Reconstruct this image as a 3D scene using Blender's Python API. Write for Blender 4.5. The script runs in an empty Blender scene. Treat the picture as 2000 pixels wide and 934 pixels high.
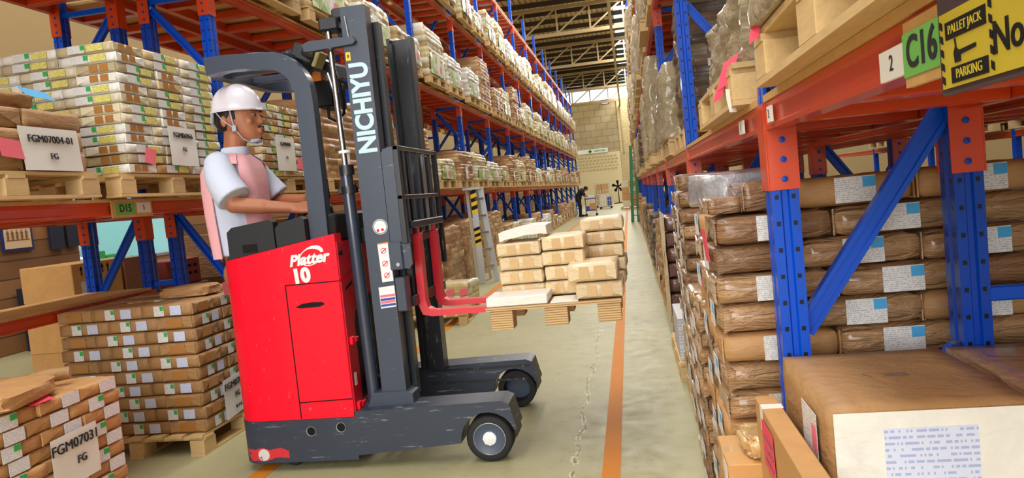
import bpy, bmesh, math, random
from mathutils import Vector, Matrix, noise
R = math.radians
SC = bpy.context.scene
COL = SC.collection
# ---------------------------------------------------------------- camera
FPX = 1450.0
cam_d = bpy.data.cameras.new('camera'); cam_d.sensor_width = 36; cam_d.lens = FPX/2000*36
cam_d.clip_start = .02; cam_d.clip_end = 300
cam = bpy.data.objects.new('camera', cam_d); COL.objects.link(cam); SC.camera = cam
_a = Vector((228., -108., FPX)).normalized(); _e = Vector((1., -.10, 0.))
_u = _e.cross(_a).normalized(); _r = _a.cross(_u).normalized()
# rows map image axes (x right, y down, z forward) to world
_W = Matrix((_r, _a, _u))
_cx = _W @ Vector((1, 0, 0)); _cy = _W @ Vector((0, -1, 0)); _cz = _W @ Vector((0, 0, -1))
cam.matrix_world = Matrix(((_cx.x, _cy.x, _cz.x, 0), (_cx.y, _cy.y, _cz.y, 0), (_cx.z, _cy.z, _cz.z, 1.4), (0, 0, 0, 1)))
# ---------------------------------------------------------------- world, lights, exposure
w = bpy.data.worlds.new('sky'); SC.world = w; w.use_nodes = True
bg = w.node_tree.nodes['Background']; bg.inputs[0].default_value = (.93, .96, 1, 1); bg.inputs[1].default_value = .42
def area(name, loc, rot, sx, sy, power, col=(1, 1, 1)):
    l = bpy.data.lights.new(name, 'AREA'); l.shape = 'RECTANGLE'; l.size = sx; l.size_y = sy; l.energy = power; l.color = col
    o = bpy.data.objects.new(name, l); COL.objects.link(o); o.location = loc; o.rotation_euler = rot; return o
# daylight through the open loading side behind the camera
area('loading_door_daylight', (-1.2, -7.0, 3.6), (R(80), 0, R(0)), 6.5, 5, 740, (1, .97, .93))
# daylight under the translucent right roof strip, then two added roof lamps
area('skylight_daylight', (.45, 5, 9.0), (0, 0, 0), .9, 24, 170, (1, .97, .92))
area('far_skylight_daylight', (.45, 39.5, 9.0), (0, 0, 0), .9, 44, 2500, (1, .97, .92))
area('added_aisle_light', (-1.5, 10, 9.1), (0, 0, 0), 1.2, 30, 950, (1, .97, .92))  # added lamp out of view, brightens the aisle and the rack fronts
area('added_side_light', (-6.2, 20, 9.1), (0, 0, 0), 1.2, 50, 1300, (1, .97, .92))  # added lamp out of view above the left side, for more light
area('clerestory_daylight', (-.5, 61.7, 8.95), (R(-80), 0, 0), 16, .8, 800, (.95, .98, 1))
area('lab_ceiling_light', (-9.6, 10.3, 2.7), (0, 0, 0), 1.6, 1.6, 60, (.95, 1, 1))
SC.view_settings.view_transform = 'Standard'; SC.view_settings.look = 'None'
SC.view_settings.exposure = 0.16; SC.view_settings.gamma = 1; SC.view_settings.use_curve_mapping = False
# ---------------------------------------------------------------- materials
def S(r, g=None, b=None):
    if g is None: r, g, b = int(r[1:3], 16), int(r[3:5], 16), int(r[5:7], 16)
    f = lambda c: (c/255/12.92 if c/255 <= .04045 else ((c/255+.055)/1.055)**2.4)
    return (f(r), f(g), f(b), 1)
class X:
    "a socket with arithmetic"
    def __init__(s, nt, v): s.nt, s.v = nt, v
    def op(s, o, k, *more):
        n = s.nt.nodes.new('ShaderNodeMath'); n.operation = k
        for i, q in enumerate((s, o)+more):
            if q is None: continue
            if isinstance(q, X): s.nt.links.new(q.v, n.inputs[i])
            else: n.inputs[i].default_value = q
        return X(s.nt, n.outputs[0])
    def __add__(s, o): return s.op(o, 'ADD')
    def __sub__(s, o): return s.op(o, 'SUBTRACT')
    def __mul__(s, o): return s.op(o, 'MULTIPLY')
    def __lt__(s, o): return s.op(o, 'LESS_THAN')
    def __gt__(s, o): return s.op(o, 'GREATER_THAN')
    def max(s, o): return s.op(o, 'MAXIMUM')
    def abs(s): return s.op(None, 'ABSOLUTE')
    def fract(s): return s.op(None, 'FRACT')
    def floor(s): return s.op(None, 'FLOOR')
class Mt:
    def __init__(s, name, col, rough=.5, metal=0, spec=.5, coat=0, coat_r=.1):
        m = bpy.data.materials.new(name); m.use_nodes = True; s.m = m; s.nt = m.node_tree; s.b = s.nt.nodes['Principled BSDF']
        s.b.inputs['Base Color'].default_value = col if len(col) == 4 else S(*col)
        s.col = s.b.inputs['Base Color'].default_value[:]
        s.b.inputs['Roughness'].default_value = rough; s.b.inputs['Metallic'].default_value = metal
        s.b.inputs['Specular IOR Level'].default_value = spec
        s.b.inputs['Coat Weight'].default_value = coat; s.b.inputs['Coat Roughness'].default_value = coat_r
        s.cur = None
    def n(s, t, **kw):
        n = s.nt.nodes.new(t)
        for k, v in kw.items():
            if k in n.inputs: n.inputs[k].default_value = v
            else: setattr(n, k, v)
        return n
    def L(s, a, b): s.nt.links.new(a, b)
    def co(s, kind='Object', scale=None):
        c = s.n('ShaderNodeTexCoord').outputs[kind]
        if scale:
            mp = s.n('ShaderNodeMapping'); mp.inputs['Scale'].default_value = scale; s.L(c, mp.inputs[0]); c = mp.outputs[0]
        return c
    def xyz(s, kind='Object'):
        p = s.n('ShaderNodeSeparateXYZ'); s.L(s.co(kind), p.inputs[0]); return [X(s.nt, o) for o in p.outputs]
    def noise(s, scale, detail=3, rough=.6, co=None, dist=0):
        t = s.n('ShaderNodeTexNoise', Scale=scale, Detail=detail, Roughness=rough, Distortion=dist)
        s.L(co or s.co(), t.inputs['Vector']); return X(s.nt, t.outputs[0])
    def mapr(s, x, a, b, c=0, d=1):
        r = s.n('ShaderNodeMapRange'); s.L(x.v, r.inputs[0])
        for i, v in enumerate((a, b, c, d)): r.inputs[i+1].default_value = v
        return X(s.nt, r.outputs[0])
    def base(s):
        return s.cur
    def mix(s, fac, col, blend='MIX'):
        m = s.n('ShaderNodeMix', data_type='RGBA', blend_type=blend)
        if isinstance(fac, X): s.L(fac.v, m.inputs[0])
        else: m.inputs[0].default_value = fac
        if s.cur is None: m.inputs[6].default_value = s.col
        else: s.L(s.cur, m.inputs[6])
        if hasattr(col, 'is_linked') : s.L(col, m.inputs[7])
        else: m.inputs[7].default_value = col if len(col) == 4 else S(*col)
        s.cur = m.outputs[2]; s.L(s.cur, s.b.inputs['Base Color']); return s
    def hsv(s, x, lo, hi):
        "scale the value of the colour by x mapped to lo..hi"
        h = s.n('ShaderNodeHueSaturation'); s.L(s.mapr(x, 0, 1, lo, hi).v, h.inputs['Value'])
        if s.cur is None: h.inputs['Color'].default_value = s.col
        else: s.L(s.cur, h.inputs['Color'])
        s.cur = h.outputs[0]; s.L(s.cur, s.b.inputs['Base Color']); return s
    def rnd(s, lo=.85, hi=1.12):
        return s.hsv(X(s.nt, s.n('ShaderNodeObjectInfo').outputs['Random']), lo, hi)
    def bump(s, x, strength=.3, dist=.01):
        b = s.n('ShaderNodeBump', Strength=strength, Distance=dist); s.L(x.v, b.inputs['Height']); s.L(b.outputs[0], s.b.inputs['Normal']); return s
    def rough(s, x, lo, hi): s.L(s.mapr(x, .3, .7, lo, hi).v, s.b.inputs['Roughness']); return s
M = {}
def mat(name, col, **k):
    q = Mt(name, col, **k); M[name] = q.m; return q
q = mat('floor', (172, 168, 130), rough=.4, spec=.35); n1 = q.noise(.55, 5, .6); n2 = q.noise(7, 5, .7)
q.hsv(n1, .72, 1.25); q.mix(q.mapr(n2, .58, .78, 0, .45), (128, 122, 98)); q.rough(n2, .36, .6)
x_, y_, z_ = q.xyz(); wv = q.noise(2.2, 5, .7); cr_ = (x_+.40-(wv-.5)*.22).abs(); nr_ = y_ < 7.5; q.mix((cr_ < .0035)*nr_*(q.noise(7) > .46), (118, 112, 88)); q.mix(((cr_-.010).abs() < .005)*nr_*(q.noise(11) > .56), (206, 202, 174))
c = q.noise(1.3, 6, .75, dist=.6); q.mix(q.mapr((c-.5).abs(), 0, .004, .45, 0), (120, 112, 88)); q.bump(n2, .025, .002)
q = mat('stripe', (212, 132, 40), rough=.6, spec=.2); n1 = q.noise(9, 6, .75); q.mix(q.mapr(n1, .56, .68, 0, .8), (176, 148, 100)); q.hsv(q.noise(2), .85, 1.12)
q = mat('wall_block', (206, 190, 150), rough=.85)
t = q.n('ShaderNodeTexBrick', Scale=1.0); t.inputs['Color1'].default_value = S(206, 188, 146); t.inputs['Color2'].default_value = S(194, 176, 134); t.inputs['Mortar'].default_value = S(168, 150, 112)
t.inputs['Mortar Size'].default_value = .012; t.inputs['Brick Width'].default_value = .4; t.inputs['Row Height'].default_value = .2
mp = q.n('ShaderNodeMapping'); mp.inputs['Rotation'].default_value = (R(90), 0, 0); q.L(q.co(), mp.inputs[0]); q.L(mp.outputs[0], t.inputs[0]); q.cur = t.outputs[0]; q.hsv(q.noise(.4), .88, 1.1)
q = mat('wall_block_side', (206, 190, 150), rough=.85)
t = q.n('ShaderNodeTexBrick', Scale=1.0); t.inputs['Color1'].default_value = S(204, 180, 128); t.inputs['Color2'].default_value = S(192, 168, 118); t.inputs['Mortar'].default_value = S(162, 138, 94)
t.inputs['Mortar Size'].default_value = .012; t.inputs['Brick Width'].default_value = .4; t.inputs['Row Height'].default_value = .2
mp = q.n('ShaderNodeMapping'); mp.inputs['Rotation'].default_value = (R(90), R(0), R(90)); q.L(q.co(), mp.inputs[0]); q.L(mp.outputs[0], t.inputs[0]); q.cur = t.outputs[0]; q.hsv(q.noise(.4), .88, 1.1)
q = mat('wall_brick', (130, 88, 52), rough=.8)
t = q.n('ShaderNodeTexBrick', Scale=1.0); t.inputs['Color1'].default_value = S(150, 104, 62); t.inputs['Color2'].default_value = S(116, 78, 46); t.inputs['Mortar'].default_value = S(78, 54, 34)
t.inputs['Mortar Size'].default_value = .01; t.inputs['Brick Width'].default_value = .24; t.inputs['Row Height'].default_value = .07
mp = q.n('ShaderNodeMapping'); mp.inputs['Rotation'].default_value = (R(90), 0, R(90)); q.L(q.co(), mp.inputs[0]); q.L(mp.outputs[0], t.inputs[0]); q.cur = t.outputs[0]; q.hsv(q.noise(2), .8, 1.15)
mat('render', (224, 212, 174), rough=.85)
q = mat('block_dark', (186, 168, 128), rough=.85)
t = q.n('ShaderNodeTexBrick', Scale=1.0); t.inputs['Color1'].default_value = S(178, 165, 132); t.inputs['Color2'].default_value = S(164, 150, 118); t.inputs['Mortar'].default_value = S(144, 130, 102)
t.inputs['Mortar Size'].default_value = .03; t.inputs['Brick Width'].default_value = .9; t.inputs['Row Height'].default_value = .55
mp = q.n('ShaderNodeMapping'); mp.inputs['Rotation'].default_value = (R(90), 0, 0); q.L(q.co(), mp.inputs[0]); q.L(mp.outputs[0], t.inputs[0]); q.cur = t.outputs[0]; q.hsv(q.noise(.3), .88, 1.1)
q = mat('roof_sheet', (196, 176, 130), rough=.6); x, y, z = q.xyz(); q.hsv(q.noise(1.2), .75, 1.15)
q.mix(((x*(1/.24)).fract()-.5).abs() > .42, (92, 78, 52))
mat('purlin', (52, 46, 34), rough=.6); mat('truss', (176, 154, 112), rough=.6)
q = mat('skylight', (235, 240, 238), rough=.4); q.b.inputs['Emission Color'].default_value = (.92, .97, 1, 1); q.b.inputs['Emission Strength'].default_value = .85
q = mat('clerestory', (215, 225, 240), rough=.4); q.b.inputs['Emission Color'].default_value = (.78, .87, 1, 1); q.b.inputs['Emission Strength'].default_value = .7
def holes(q, dark):
    x, y, z = q.xyz(); zz = ((z*(1/.075)).fract()-.5).abs() < .085
    hx = (x.abs()-.0225).abs() < .0055
    hy = (y.abs()-.024).abs() < .0055
    q.mix(zz*hx.max(hy), dark)
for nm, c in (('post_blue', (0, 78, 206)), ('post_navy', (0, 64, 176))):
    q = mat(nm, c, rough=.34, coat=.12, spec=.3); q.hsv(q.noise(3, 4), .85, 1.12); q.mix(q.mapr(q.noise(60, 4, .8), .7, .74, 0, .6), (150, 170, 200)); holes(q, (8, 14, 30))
q = mat('blue', (0, 80, 206), rough=.34, coat=.15, spec=.3); q.hsv(q.noise(3, 4), .85, 1.12)
q = mat('orange', (208, 66, 14), rough=.38, coat=.25); q.hsv(q.noise(4, 4), .85, 1.1); q.mix(q.mapr(q.noise(25, 5, .8), .66, .72, 0, .5), (232, 150, 100))
q = mat('deck', (214, 170, 108), rough=.7); q.hsv(q.noise(3, 4, .6, q.co('Object', (1, 9, 9))), .75, 1.15)
q = mat('pallet', (220, 188, 134), rough=.75); q.hsv(q.noise(5, 5, .65, q.co('Object', (14, 2, 14))), .68, 1.15); q.rnd(.88, 1.1)
q = mat('ply', (212, 178, 126), rough=.7); x, y, z = q.xyz(); q.mix(((z*(1/.0125)).fract() > .72), (140, 106, 66)); q.hsv(q.noise(9, 3), .85, 1.1)
def paper(nm, c, rough=.55, coat=.0, lo=.88, hi=1.1, crk=.5, cr=.18, dg=0):
    q = mat(nm, c, rough=rough, coat=coat, coat_r=cr); n1 = q.noise(9, 5, .65, dist=.8); q.hsv(n1, .8, 1.16); q.rnd(lo, hi)
    d_ = q.n('ShaderNodeMapping'); d_.inputs['Rotation'].default_value = (0, R(38), 0); d_.inputs['Scale'].default_value = (2.2, 2.2, 13) if dg else (2, 2, 5); q.L(q.co(), d_.inputs[0])
    q.bump(n1*.7+q.noise(2.6 if dg else 4, 3, .55, d_.outputs[0], 1.2)*(2.4 if dg else 1.0), crk, .014); return q
paper('kraft', (172, 132, 86)); paper('kraft_light', (196, 150, 98)); paper('kraft_film', (184, 144, 102), .42, .85, .88, 1.06, 1.0, .14, 1)
paper('kraft_dark', (146, 108, 74), .45, .6, .82, 1.1, .9, .16, 1); paper('tan', (222, 198, 156), .5, .35, .92, 1.08, .5, .14)
paper('cream', (224, 214, 184), .55, .3); paper('beige', (196, 182, 146), .55, .3); paper('white_pack', (238, 236, 228), .5, .2, .95, 1.03, .25); paper('carton', (200, 152, 94), .6, 0, .9, 1.08, .1)
paper('carton_film', (150, 104, 70), .4, .7, .9, 1.08, .5, .12); paper('plum', (110, 72, 56), .4, .8, .9, 1.08, .5, .1)
q = mat('tape', (176, 122, 62), rough=.25, coat=.5); q.hsv(q.noise(12), .9, 1.1)
mat('clear_tape', (208, 172, 118), rough=.18, coat=.8)
def printed(nm, c, ink, dens=.5, rows=8, cell=26, rough=.5):
    q = mat(nm, c, rough=rough); g = q.xyz('Generated')
    o = q.n('ShaderNodeTexCoord').outputs['Object']
    row = (g[2]*rows).floor(); u = g[0].max(0)+g[1]
    cmb = q.n('ShaderNodeCombineXYZ'); q.L((u*cell).floor().v, cmb.inputs[0]); q.L(row.v, cmb.inputs[1])
    wn = q.n('ShaderNodeTexWhiteNoise', noise_dimensions='2D'); q.L(cmb.outputs[0], wn.inputs['Vector'])
    q.mix((X(q.nt, wn.outputs[0]) < dens)*(((g[2]*rows).fract()-.5).abs() < .22)*.75, ink); return q
printed('label', (232, 232, 230), (166, 168, 178), .55, 12, 40); printed('label_blue', (214, 222, 244), (150, 166, 214), .6, 12, 46); printed('label_white', (236, 240, 246), (160, 166, 186), .5, 12, 40)
printed('label_yellow', (226, 218, 124), (170, 160, 70), .5, 4, 14)
printed('sheets', (226, 226, 230), (176, 180, 196), .9, 14, 3)
mat('green_mark', (52, 178, 84), rough=.5); mat('sky_mark', (70, 172, 232), rough=.5); mat('pink_mark', (240, 120, 140), rough=.5)
q = mat('paper_sheet', (236, 236, 232), rough=.6); mat('ink', (38, 38, 42), rough=.6); mat('ink_grey', (96, 96, 98), rough=.6)
mat('pink', (248, 118, 136), rough=.6); mat('hot_pink', (238, 74, 104), rough=.6); mat('green_tag', (116, 194, 92), rough=.5)
mat('yellow', (238, 204, 44), rough=.4); mat('sign_yellow', (206, 184, 44), rough=.25, coat=.6); mat('black', (8, 8, 10), rough=.5, spec=.25); mat('rubber', (32, 32, 34), rough=.75); mat('sign_frame', (66, 48, 56), rough=.35)
# truck
q = mat('truck_red', (244, 8, 44), rough=.36, coat=.2, spec=.3); q.mix(q.mapr(q.noise(38, 5, .85, q.co('Object', (1, 1, .5))), .655, .67, 0, .75), (250, 150, 150)); q.hsv(q.noise(1.5), .93, 1.06)
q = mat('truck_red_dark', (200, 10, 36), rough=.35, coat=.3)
q = mat('truck_grey', (58, 68, 86), rough=.38, coat=.2); q.mix(q.mapr(q.noise(20, 6, .8, q.co('Object', (.35, 1, 2.2))), .635, .665, 0, .55), (176, 184, 194)); q.hsv(q.noise(2), .85, 1.1)
q = mat('truck_base', (50, 58, 74), rough=.45); q.mix(q.mapr(q.noise(13, 6, .8, q.co('Object', (.28, 1, 3.4))), .60, .645, 0, .65), (186, 192, 200)); q.hsv(q.noise(2), .85, 1.1)
x, y, z = q.xyz(); nn = q.noise(8, 4); q.mix(((z-.1-(nn-.5)*.09).abs() < .03)*((x+2.17).abs() < .19-.0)*(nn > .44), (206, 44, 56)); q.mix((((x+2.13)*(x+2.13)+(z-.1)*(z-.1)) < .0011)*(nn > .42), (206, 206, 204))
q = mat('mast_dark', (30, 34, 42), rough=.4, coat=.2); q.mix(q.mapr(q.noise(18, 6, .8, q.co('Object', (2, 2, .25))), .60, .65, 0, .5), (170, 170, 170))
mat('chrome', (220, 224, 228), rough=.12, metal=1); mat('steel', (170, 176, 184), rough=.3, metal=.9); q = mat('cylinder', (52, 62, 80), rough=.22, coat=.6)
q = mat('fork_red', (222, 44, 62), rough=.3, coat=.3); q.mix(q.mapr(q.noise(10, 6, .8), .58, .66, 0, .6), (160, 96, 84)); mat('lettering', (196, 226, 240), rough=.4); mat('logo_white', (236, 240, 242), rough=.4)
mat('pad', (26, 28, 34), rough=.55); mat('amber', (232, 130, 40), rough=.15); mat('lens', (190, 180, 120), rough=.1)
q = mat('rim', (72, 84, 104), rough=.45)
# people
q = mat('skin', (176, 112, 78), rough=.5); q.hsv(q.noise(30), .93, 1.06); q.b.inputs['Subsurface Weight'].default_value = .08; q.b.inputs['Subsurface Radius'].default_value = (.02, .008, .004)
mat('hair', (24, 20, 20), rough=.55); mat('helmet', (240, 236, 250), rough=.25, coat=.4); mat('strap', (176, 190, 214), rough=.5)
q = mat('vest', (250, 188, 196), rough=.8); q.bump(q.noise(14, 3), .3, .01); q = mat('shirt', (206, 216, 238), rough=.8); q.bump(q.noise(12, 3), .4, .01)
mat('trousers', (50, 56, 78), rough=.8); mat('dark_cloth', (22, 24, 34), rough=.8); mat('lip', (126, 68, 58), rough=.5); mat('eye_white', (168, 150, 138), rough=.3)
mat('lab_coat', (206, 222, 232), rough=.8); mat('teal_wall', (160, 204, 204), rough=.7); mat('frame_blue', (26, 46, 96), rough=.4)
mat('picture', (206, 176, 138), rough=.6); mat('crate_navy', (28, 34, 52), rough=.5); mat('crate_red', (150, 66, 66), rough=.5); mat('green_box', (60, 160, 84), rough=.5)
mat('alu', (206, 212, 220), rough=.3, metal=.6); mat('ladder_green', (22, 110, 62), rough=.4); mat('cart_blue', (54, 74, 170), rough=.4); mat('wire', (206, 200, 180), rough=.4)
q = mat('film', (214, 194, 156), rough=.25, coat=.8); n1 = q.noise(14, 6, .75, dist=1.6); q.hsv(n1, .55, 1.3); q.bump(n1, 1, .035); q.rnd(.9, 1.06)
q = mat('film_grey', (176, 176, 184), rough=.2, coat=.8); n1 = q.noise(14, 5, .7, dist=1.2); q.hsv(n1, .7, 1.2); q.bump(n1, .9, .02)
q = mat('cover', (206, 222, 150), rough=.4, coat=.4); n1 = q.noise(5, 5, .7, dist=.5); q.mix(q.mapr(n1, .46, .6, 0, .85), (112, 164, 66)); q.mix(q.mapr(q.noise(14, 4), .56, .64, 0, .8), (238, 238, 228)); q.bump(n1, .3, .01)
def bales(nm, ramp, coat):
    q = mat(nm, (200, 180, 140), rough=.5, coat=coat, coat_r=.2)
    a = q.n('ShaderNodeAttribute', attribute_name='brick'); r = q.n('ShaderNodeValToRGB'); r.color_ramp.interpolation = 'CONSTANT'
    el = r.color_ramp.elements
    while len(el) < len(ramp): el.new(.5)
    for i, c in enumerate(ramp): el[i].position = i/len(ramp); el[i].color = S(*c)
    ad = q.n('ShaderNodeMath', operation='ADD'); q.L(a.outputs['Fac'], ad.inputs[0]); oi = q.n('ShaderNodeObjectInfo'); q.L(oi.outputs['Random'], ad.inputs[1])
    fr = q.n('ShaderNodeMath', operation='FRACT'); q.L(ad.outputs[0], fr.inputs[0]); q.L(fr.outputs[0], r.inputs[0]); q.cur = r.outputs[0]
    n1 = q.noise(16, 4, .7, dist=.6); q.hsv(n1, .8, 1.15); q.bump(n1, .7, .012)
bales('bales_pale', [(226, 216, 184), (206, 186, 140), (232, 228, 208), (186, 160, 112), (222, 206, 150), (214, 206, 176), (196, 172, 124)], .4)
bales('bales_brown', [(186, 142, 96), (170, 126, 84), (196, 156, 108), (178, 138, 96), (206, 172, 124), (160, 118, 80)], .35)
bales('bales_white', [(238, 236, 230), (226, 222, 210), (240, 238, 234), (214, 206, 188), (232, 230, 222)], .4)
bales('bales_dark', [(104, 84, 66), (90, 72, 58), (120, 96, 72), (84, 70, 60), (134, 124, 96)], .5)
# ---------------------------------------------------------------- builders
class MB:
    def __init__(s): s.bm = bmesh.new(); s.mi = 0
    def _tag(s, faces):
        for f in faces: f.material_index = s.mi
    def geom(s, vs, fs):
        v = [s.bm.verts.new(p) for p in vs]; out = []
        for f in fs:
            try: out.append(s.bm.faces.new([v[i] for i in f]))
            except ValueError: pass
        s._tag(out); return v, out
    def box(s, x0, x1, y0, y1, z0, z1, bev=0, mx=None, seg=1):
        vs = [(x, y, z) for x in (x0, x1) for y in (y0, y1) for z in (z0, z1)]
        if mx: vs = [mx @ Vector(p) for p in vs]
        v, f = s.geom(vs, [(0, 1, 3, 2), (4, 6, 7, 5), (0, 4, 5, 1), (2, 3, 7, 6), (0, 2, 6, 4), (1, 5, 7, 3)])
        if bev: s.bevel(f, bev, seg)
        return s
    def bevel(s, faces, bev, seg=1, ang=None):
        es = {e for f in faces for e in f.edges}
        if ang: es = {e for e in es if e.is_manifold and e.calc_face_angle(0) > ang}
        r = bmesh.ops.bevel(s.bm, geom=list(es), offset=bev, segments=seg, affect='EDGES', profile=.5, material=s.mi)
        return r
    def prism(s, poly, ax, a, b, bev=0, seg=2):
        "polygon in the two other axes, extruded along axis ax from a to b"
        n = len(poly)
        def P(u, v, w): return {'x': (w, u, v), 'y': (u, w, v), 'z': (u, v, w)}[ax]
        vs = [P(u, v, a) for u, v in poly]+[P(u, v, b) for u, v in poly]
        fs = [tuple(range(n)), tuple(range(2*n-1, n-1, -1))]+[(i, (i+1) % n, n+(i+1) % n, n+i) for i in range(n)]
        v, f = s.geom(vs, fs)
        if bev: s.bevel(f, bev, seg, .5)
        return s
    def tube(s, pts, r, seg=10, caps=True, r2=None):
        pts = [Vector(p) for p in pts]; n = len(pts); rings = []; up = None
        for i, p in enumerate(pts):
            d = (pts[min(i+1, n-1)]-pts[max(i-1, 0)]).normalized()
            if up is None: up = Vector((0, 0, 1)) if abs(d.z) < .9 else Vector((1, 0, 0))
            a = d.cross(up).normalized(); b = a.cross(d); up = b
            rr = r if r2 is None else r+(r2-r)*i/(n-1)
            if isinstance(r, (list, tuple)): rr = r[i]
            rings.append([s.bm.verts.new(p+a*math.cos(t)*rr+b*math.sin(t)*rr) for t in [2*math.pi*k/seg for k in range(seg)]])
        fs = []
        for A, B in zip(rings, rings[1:]):
            for k in range(seg): fs.append(s.bm.faces.new((A[k], A[(k+1) % seg], B[(k+1) % seg], B[k])))
        if caps: fs += [s.bm.faces.new(rings[0][::-1]), s.bm.faces.new(rings[-1])]
        s._tag(fs); return s
    def bar(s, p0, p1, wd, th, up=(0, 0, 1)):
        "rectangular bar: wd across (d x up), th along up"
        p0, p1 = Vector(p0), Vector(p1); d = (p1-p0).normalized(); a = d.cross(Vector(up)).normalized(); b = a.cross(d)
        vs = [p+a*i*wd/2+b*j*th/2 for p in (p0, p1) for i, j in ((-1, -1), (1, -1), (1, 1), (-1, 1))]
        s.geom(vs, [(3, 2, 1, 0), (4, 5, 6, 7), (0, 1, 5, 4), (1, 2, 6, 5), (2, 3, 7, 6), (3, 0, 4, 7)]); return s
    def lathe(s, prof, c, ax='z', seg=24, cap=True):
        "profile of (radius, height) around axis"
        rings = []
        for r_, h in prof:
            ring = []
            for k in range(seg):
                t = 2*math.pi*k/seg; u, v = r_*math.cos(t), r_*math.sin(t)
                p = {'z': (u, v, h), 'y': (u, h, v), 'x': (h, u, v)}[ax]
                ring.append(s.bm.verts.new((c[0]+p[0], c[1]+p[1], c[2]+p[2])))
            rings.append(ring)
        fs = []
        for A, B in zip(rings, rings[1:]):
            for k in range(seg): fs.append(s.bm.faces.new((A[k], A[(k+1) % seg], B[(k+1) % seg], B[k])))
        if cap and prof[0] != prof[-1]:
            for ring, p in ((rings[0], prof[0]), (rings[-1], prof[-1])):
                if p[0] > 1e-3: fs.append(s.bm.faces.new(ring))
        s._tag(fs); return s
    def loft(s, rings, caps=True):
        R_ = [[s.bm.verts.new(p) for p in r] for r in rings]; n = len(R_[0]); fs = []
        for A, B in zip(R_, R_[1:]):
            for k in range(n): fs.append(s.bm.faces.new((A[k], A[(k+1) % n], B[(k+1) % n], B[k])))
        if caps: fs += [s.bm.faces.new(R_[0][::-1]), s.bm.faces.new(R_[-1])]
        s._tag(fs); return s
    def sheet(s, org, du, dv, nu, nv, th, f=None):
        "thin slab with thickness th; org corner, du, dv edge vectors; f(u,v) gives offset along the normal"
        org, du, dv = Vector(org), Vector(du), Vector(dv); nn = du.cross(dv).normalized()
        A = [[s.bm.verts.new(org+du*i/nu+dv*j/nv+nn*((f(i/nu, j/nv) if f else 0)+th)) for j in range(nv+1)] for i in range(nu+1)]
        B = [[s.bm.verts.new(org+du*i/nu+dv*j/nv+nn*(f(i/nu, j/nv) if f else 0)) for j in range(nv+1)] for i in range(nu+1)]
        fs = []
        for i in range(nu):
            for j in range(nv):
                fs.append(s.bm.faces.new((A[i][j], A[i+1][j], A[i+1][j+1], A[i][j+1]))); fs.append(s.bm.faces.new((B[i][j], B[i][j+1], B[i+1][j+1], B[i+1][j])))
        for i in range(nu):
            fs.append(s.bm.faces.new((B[i][0], B[i+1][0], A[i+1][0], A[i][0]))); fs.append(s.bm.faces.new((A[i][nv], A[i+1][nv], B[i+1][nv], B[i][nv])))
        for j in range(nv):
            fs.append(s.bm.faces.new((A[0][j], A[0][j+1], B[0][j+1], B[0][j]))); fs.append(s.bm.faces.new((B[nu][j], B[nu][j+1], A[nu][j+1], A[nu][j])))
        s._tag(fs); return s
    def mesh(s, name, mats, smooth=None):
        bmesh.ops.recalc_face_normals(s.bm, faces=s.bm.faces)
        if smooth:
            for f in s.bm.faces: f.smooth = True
            for e in s.bm.edges:
                if e.is_manifold and e.calc_face_angle(0) > R(smooth): e.smooth = False
        me = bpy.data.meshes.new(name); s.bm.to_mesh(me); s.bm.free()
        for m in (mats if isinstance(mats, (list, tuple)) else [mats]): me.materials.append(M[m])
        return me
def link(o): COL.objects.link(o); return o
def tag(o, label, cat, group=None, kind=None):
    if label: o['label'] = label
    if cat: o['category'] = cat
    if group: o['group'] = group
    if kind: o['kind'] = kind
    return o
def empty(name, loc, label, cat, group=None):
    o = link(bpy.data.objects.new(name, None)); o.location = loc; o.empty_display_size = .1; return tag(o, label, cat, group)
def obj(name, mb, mats, parent=None, smooth=None, label=None, world=True):
    "one mesh object; a direct child of an Empty is modelled in world space and shifted back"
    me = mb.mesh(name, mats, smooth) if isinstance(mb, MB) else mb
    o = link(bpy.data.objects.new(name, me))
    if parent:
        o.parent = parent
        if world and parent.parent is None and parent.type == 'EMPTY': o.location = -parent.location
    if label: o['label'] = label
    return o
def struct(name, mb, mats, smooth=None, label=None):
    o = obj(name, mb, mats, None, smooth); o['kind'] = 'structure'
    if label: o['label'] = label
    return o
KIDS = {}
def dup(root, loc, rz=0, label=None, group=None, cat=None, scale=None):
    c = root.copy(); COL.objects.link(c); c.location = loc; c.rotation_euler = (0, 0, rz)
    if scale: c.scale = scale
    tag(c, label, cat, group)
    if root.name not in KIDS: KIDS[root.name] = [(k, list(k.children)) for k in root.children]
    for k, subs in KIDS[root.name]:
        d = k.copy(); COL.objects.link(d); d.parent = c
        for g in subs:
            h = g.copy(); COL.objects.link(h); h.parent = d
    return c
_TX = {}
def text_mb(mb, s, size, mx, ext=.001, bold=0, align='CENTER', squeeze=1):
    "letters as solid shapes placed by the matrix mx (text lies in local XY)"
    key = (s, size, bold, align, squeeze)
    if key not in _TX:
        cu = bpy.data.curves.new('letters', 'FONT'); cu.body = s; cu.size = size; cu.align_x = align; cu.align_y = 'CENTER'; cu.extrude = ext; cu.offset = bold; cu.resolution_u = 4
        o = bpy.data.objects.new('letters', cu); COL.objects.link(o); dg = bpy.context.evaluated_depsgraph_get(); dg.update()
        me = bpy.data.meshes.new_from_object(o.evaluated_get(dg)); bpy.data.objects.remove(o); bpy.data.curves.remove(cu)
        _TX[key] = ([v.co.copy() for v in me.vertices], [tuple(p.vertices) for p in me.polygons]); bpy.data.meshes.remove(me)
    vs, fs = _TX[key]
    mb.geom([mx @ Vector((v.x*squeeze, v.y, v.z)) for v in vs], fs); return mb
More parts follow.
